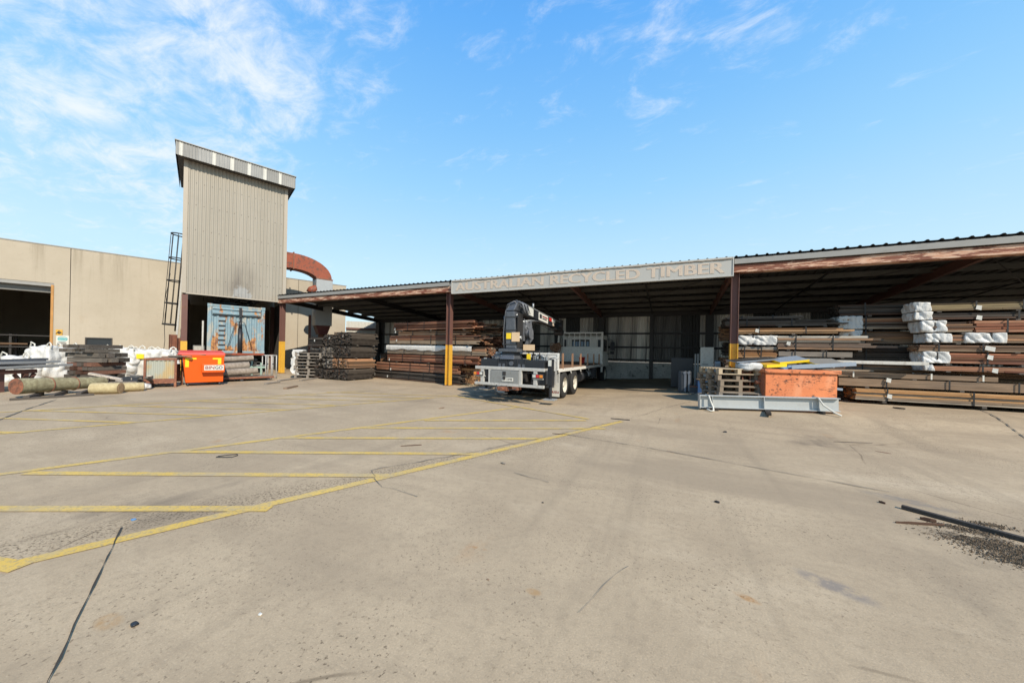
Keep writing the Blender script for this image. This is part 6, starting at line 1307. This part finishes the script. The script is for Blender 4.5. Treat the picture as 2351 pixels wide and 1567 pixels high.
def clutter():
    P = atz(1606, 868, zg(.2, 14.2)); b = 14.3
    def at(x, y): return atb(x, y, b)
    a, c = at(1607, 873), at(1639, 797); z = zg(a.x, b)
    t = thing('white_cabinet_door', 'tall pale white door panel propped upright in the shade', 'door panel', (a.x, b, z)); MB().box(0, c.x - a.x, 0, .05, 0, c.z - z).build('board', 'white_paint', t, .006); MB().box(.05, .25, -.004, -.001, .9, .94).build('scuff', 'truck_grey', t)
    for i, (x0, x1, lab) in enumerate(((1594, 1599, 'thin grey upright slat left of its twin beside the white panel'), (1600, 1605, 'thin grey upright slat touching the white panel'))): p, q = at(x0, 868), at(x1, 812); tag(MB().box(0, q.x - p.x, 0, .1, 0, q.z - z).build('upright_slat', 'truck_grey', None, .004, (p.x, b + .05, z)), lab, 'slat')
    p, q = at(1540, 880), at(1594, 822); tag(MB().box(0, q.x - p.x, 0, .06, 0, q.z - z).box(0, .05, .063, .4, 0, q.z - z).build('black_board', 'black_paint', None, .004, (p.x, b + .3, z)), 'large black board standing on edge in the shade left of the slats', 'board')
    for i, (x0, x1, yb, yt, lab) in enumerate(((1556, 1577, 892, 853, 'blue black plastic tub standing on its end, left one of the pair'), (1578, 1586, 890, 853, 'narrow blue black tub, right one of the pair'))):
        bb = 13.2; p, q = atb(x0, yb, bb), atb(x1, yt, bb); zz = zg(p.x, bb); w = q.x - p.x; t = thing('plastic_tub', lab, 'tub', (p.x, bb, zz), R(-6), 'standing plastic tubs'); MB().box(0, w, 0, .45, 0, q.z - zz).build('shell', 'dark_plastic', t, .03); MB().cyl((w - .06, -.02, q.z - zz - .04), (w - .06, .47, q.z - zz - .04), .05, n=12).build('rolled_edge', 'tub_edge', t); MB().box(w - .08, w - .01, -.012, -.002, .05, q.z - zz - .1).build('edge_strip', 'tub_edge', t)
    bb = 12.9; p, q = atb(1602, 892, bb), atb(1622, 873, bb); zz = zg(p.x, bb); t = thing('blue_crate', 'small dark blue plastic crate on the floor by the pallet stack', 'crate', (p.x, bb, zz), R(5)); w, h = q.x - p.x, max(.2, q.z - zz); m = MB()
    for x0, x1, y0, y1 in ((0, w, 0, .015), (0, w, .335, .35), (0, .015, .016, .334), (w - .015, w, .016, .334)): m.box(x0, x1, y0, y1, 0, h)
    m.box(.016, w - .016, .016, .334, 0, .02); m.build('shell', 'blue_plastic', t); MB().box(-.02, w + .02, -.02, .37, h + .002, h + .03).build('lid_board', 'wood_brown', t)
    p, q = atb(1584, 890, bb), atb(1602, 872, bb); t = thing('dark_crate', 'low dark crate with a red brown rim between the tubs and blue crate', 'crate', (p.x, bb, zg(p.x, bb)), R(-3)); MB().box(0, q.x - p.x, 0, .35, 0, .22).build('shell', 'dark_plastic', t, .01); MB().box(-.01, q.x - p.x + .01, -.012, .362, .222, .25).build('rim', 'rust_steel', t)
    p, q = atb(1641, 868, 13.4), atb(1655, 825, 13.4); t = thing('grey_bin', 'small grey slatted bin right of the white panel', 'bin', (p.x, 13.4, zg(p.x, 13.4))); w = q.x - p.x; h = 1.05; MB().box(0, w, 0, .3, 0, h).build('shell', 'slate_steel', t, .015); m = MB()
    for i in range(4): m.box(.02 + i * w / 4, .02 + i * w / 4 + .02, -.012, -.002, .05, h - .08)
    m.build('ribs', 'truck_grey', t)
    for i, (pts, lab) in enumerate(((((1580, 893), (1594, 888), (1602, 902), (1584, 905)), 'folded brown cardboard sheet on the ground left of the pallet stack'), (((1598, 897), (1616, 893), (1620, 903), (1600, 905)), 'second cardboard scrap touching the pallet stack'))):
        Q = [G(*p) for p in pts]; c = sum(Q, Vector()) / 4; t = thing('cardboard_sheet', lab, 'cardboard', c); m = MB(); loc = [q - c for q in Q]; hs = (.04, .10, .03, .015); top = [v + Vector((0, 0, h)) for v, h in zip(loc, hs)]; m.add(top + [v + Vector((0, 0, -.008)) for v in top], [(0, 1, 2), (0, 2, 3), (4, 6, 5), (4, 7, 6), (0, 4, 5, 1), (1, 5, 6, 2), (2, 6, 7, 3), (3, 7, 4, 0)]); m.build('sheet', 'cardboard', t)
    p = G(1090, 884); t = thing('straw_pile', 'low pile of pale wood shavings on the ground beside the truck tail', 'shavings', p); t['kind'] = 'stuff'; del t['label']; del t['category']; m = MB(); rnd = random.Random(17)
    for i in range(260): v = Vector((rnd.gauss(-.25, .35), rnd.gauss(0, .14), 0)); v.z = max(.01, .07 * math.exp(-v.length) * rnd.random()); a = rnd.uniform(0, 6.3); m.bar(v, v + Vector((math.cos(a), math.sin(a), rnd.uniform(-.1, .3))) * rnd.uniform(.04, .12), .02, .004)
    o = m.build('shavings', 'wood_pale', t); o['kind'] = 'stuff'
worn('tub_edge', (.16, .18, .21), .8, 3, .4); clutter()
# ================================================================== foreground litter
def litter():
    A, B_ = G(2070, 1167), G(2420, 1262); d = B_ - A; t = thing('steel_bar', 'long dark square steel bar lying on the concrete at the right edge', 'steel bar', A, math.atan2(d.y, d.x)); MB().box(0, d.length, -.022, .022, .002, .04).build('bar', 'bar_steel', t, .004)
    for (p, q, w, h, mt, lab) in (((2056, 1200), (2168, 1207), .03, .02, 'wood_dark', 'long pointed dark timber splinter beside the steel bar'), ((2112, 1192), (2150, 1200), .05, .03, 'wood_dark', 'short dark timber splinter beside the steel bar'), ((1914, 1014), (2003, 1017), .03, .012, 'wood_grey', 'thin grey stick lying alone on the concrete right of centre'), ((920, 1024), (968, 1021.5), .03, .012, 'wood_dark', 'dark flat stick lying inside the yellow hatching'), ((1268, 995), (1292, 998), .03, .012, 'wood_dark', 'small dark stick touching the end of the yellow hatching'), ((1402, 961), (1446, 965), .03, .02, 'black_paint', 'curved black strap offcut at the tip of the yellow marking'), ((1978, 924), (2054, 929), .06, .03, 'wood_dark', 'dark lath on the ground before the lowest right pack'), ((2050, 936), (2078, 940), .09, .03, 'black_paint', 'black scrap on the ground before the lowest right pack'), ((2010, 1035), (2045, 1041), .05, .004, 'rust_steel', 'flat rusty scrap on the concrete right of centre'), ((1640, 1152), (1652, 1155), .035, .02, 'black_paint', 'small black chip on the open concrete'), ((2018, 1152), (2032, 1157), .04, .02, 'wood_dark', 'short dark twig near the splintered timber'), ((1008, 938), (1020, 936), .06, .02, 'wood_brown', 'brown chip on the concrete between the hatched bays'), ((1150, 1063), (1160, 1066), .05, .02, 'wood_weathered', 'pale chip on the concrete below the yellow hatching')):
        w *= .6; P, Q = G(*p), G(*q); d = Q - P; o = thing('litter_piece', lab, 'litter', P, math.atan2(d.y, d.x)); m = MB(); L = d.length; m.add([(0, -w * .2, .002), (L * .6, -w / 2, .002), (L, -w * .1, .002), (L, w * .25, .002), (L * .3, w / 2, .002), (0, w * .2, .002)] + [(0, -w * .2, h), (L * .6, -w / 2, h * 1.1), (L, -w * .1, h * .8), (L, w * .25, h), (L * .3, w / 2, h), (0, w * .2, h * .7)], [(5, 4, 3, 2, 1, 0), (6, 7, 8, 9, 10, 11)] + [(i, (i + 1) % 6, 6 + (i + 1) % 6, 6 + i) for i in range(6)]); m.build('piece', mt, o)
    for x, y, mt, lab, s in ((308, 1435, 'black_paint', 'small black stone in the left foreground', .028), (307, 1193, 'blue_sheet', 'scrap of blue plastic beside the pitted drain line', .03), (598, 1411, 'white_card', 'white pebble on the concrete in the left foreground', .018), (1664, 992, 'black_paint', 'small black and white scrap on the open concrete', .05), (1246, 1154, 'black_paint', 'tiny dark chip in the middle foreground', .016), (1120, 1330, 'wood_brown', 'tiny brown chip near the middle foreground', .012)):
        P = G(x, y); o = thing('litter_chip', lab, 'litter', P); s *= .62; MB().wobble(-s, s, -s * .7, s * .7, 0, s * .7, s * .35, 3, x, 0, 20).build('chip', mt, o)
    P = G(523, 1048); o = thing('strap_loop', 'thin black strap loop lying inside the yellow hatching', 'strap', P, R(30)); MB().tube([(-.13, 0, .008), (-.05, .06, .008), (.06, .09, .008), (.10, .04, .008), (.08, -.03, .008), (.0, -.05, .012), (-.12, -.04, .012)], .005, 6).build('cord', 'cable_black', o)
    # crumbled dirt and bark beside the bar
    m = MB(); rnd = random.Random(23)
    for (x, y, sx, sy, n) in ((2310, 1258, .22, .075, 3800), (2230, 1218, .13, .03, 900), (2350, 1290, .16, .06, 1800), (2270, 1205, .12, .03, 500), (2180, 1207, .06, .02, 260)):
        c = G(x, y)
        for i in range(n):
            v = Vector((c.x + rnd.gauss(0, sx) * .8 + rnd.gauss(0, .03), c.y + rnd.gauss(0, sy), 0)); s = rnd.choice((.003, .004, .005, .006, .009)) * rnd.uniform(.6, 1.2); v.z = zg(v.x, v.y) + s * .3
            e = Euler((rnd.uniform(0, 6), rnd.uniform(0, 6), rnd.uniform(0, 6))).to_matrix().to_4x4(); e.translation = v; m.add([(s * 1.6, 0, -s * .4), (-s * .7, s * .8, -s * .3), (-s * .7, -s * .8, -s * .3), (0, 0, s * .6)], [(0, 1, 3), (1, 2, 3), (2, 0, 3), (0, 2, 1)], False, e)
    o = m.build('dirt_crumbs', 'loose_dirt'); o['kind'] = 'stuff'
worn('bar_steel', (.05, .042, .035), .8, 4, .85, 0, (.16, .14, .12), .3); litter()
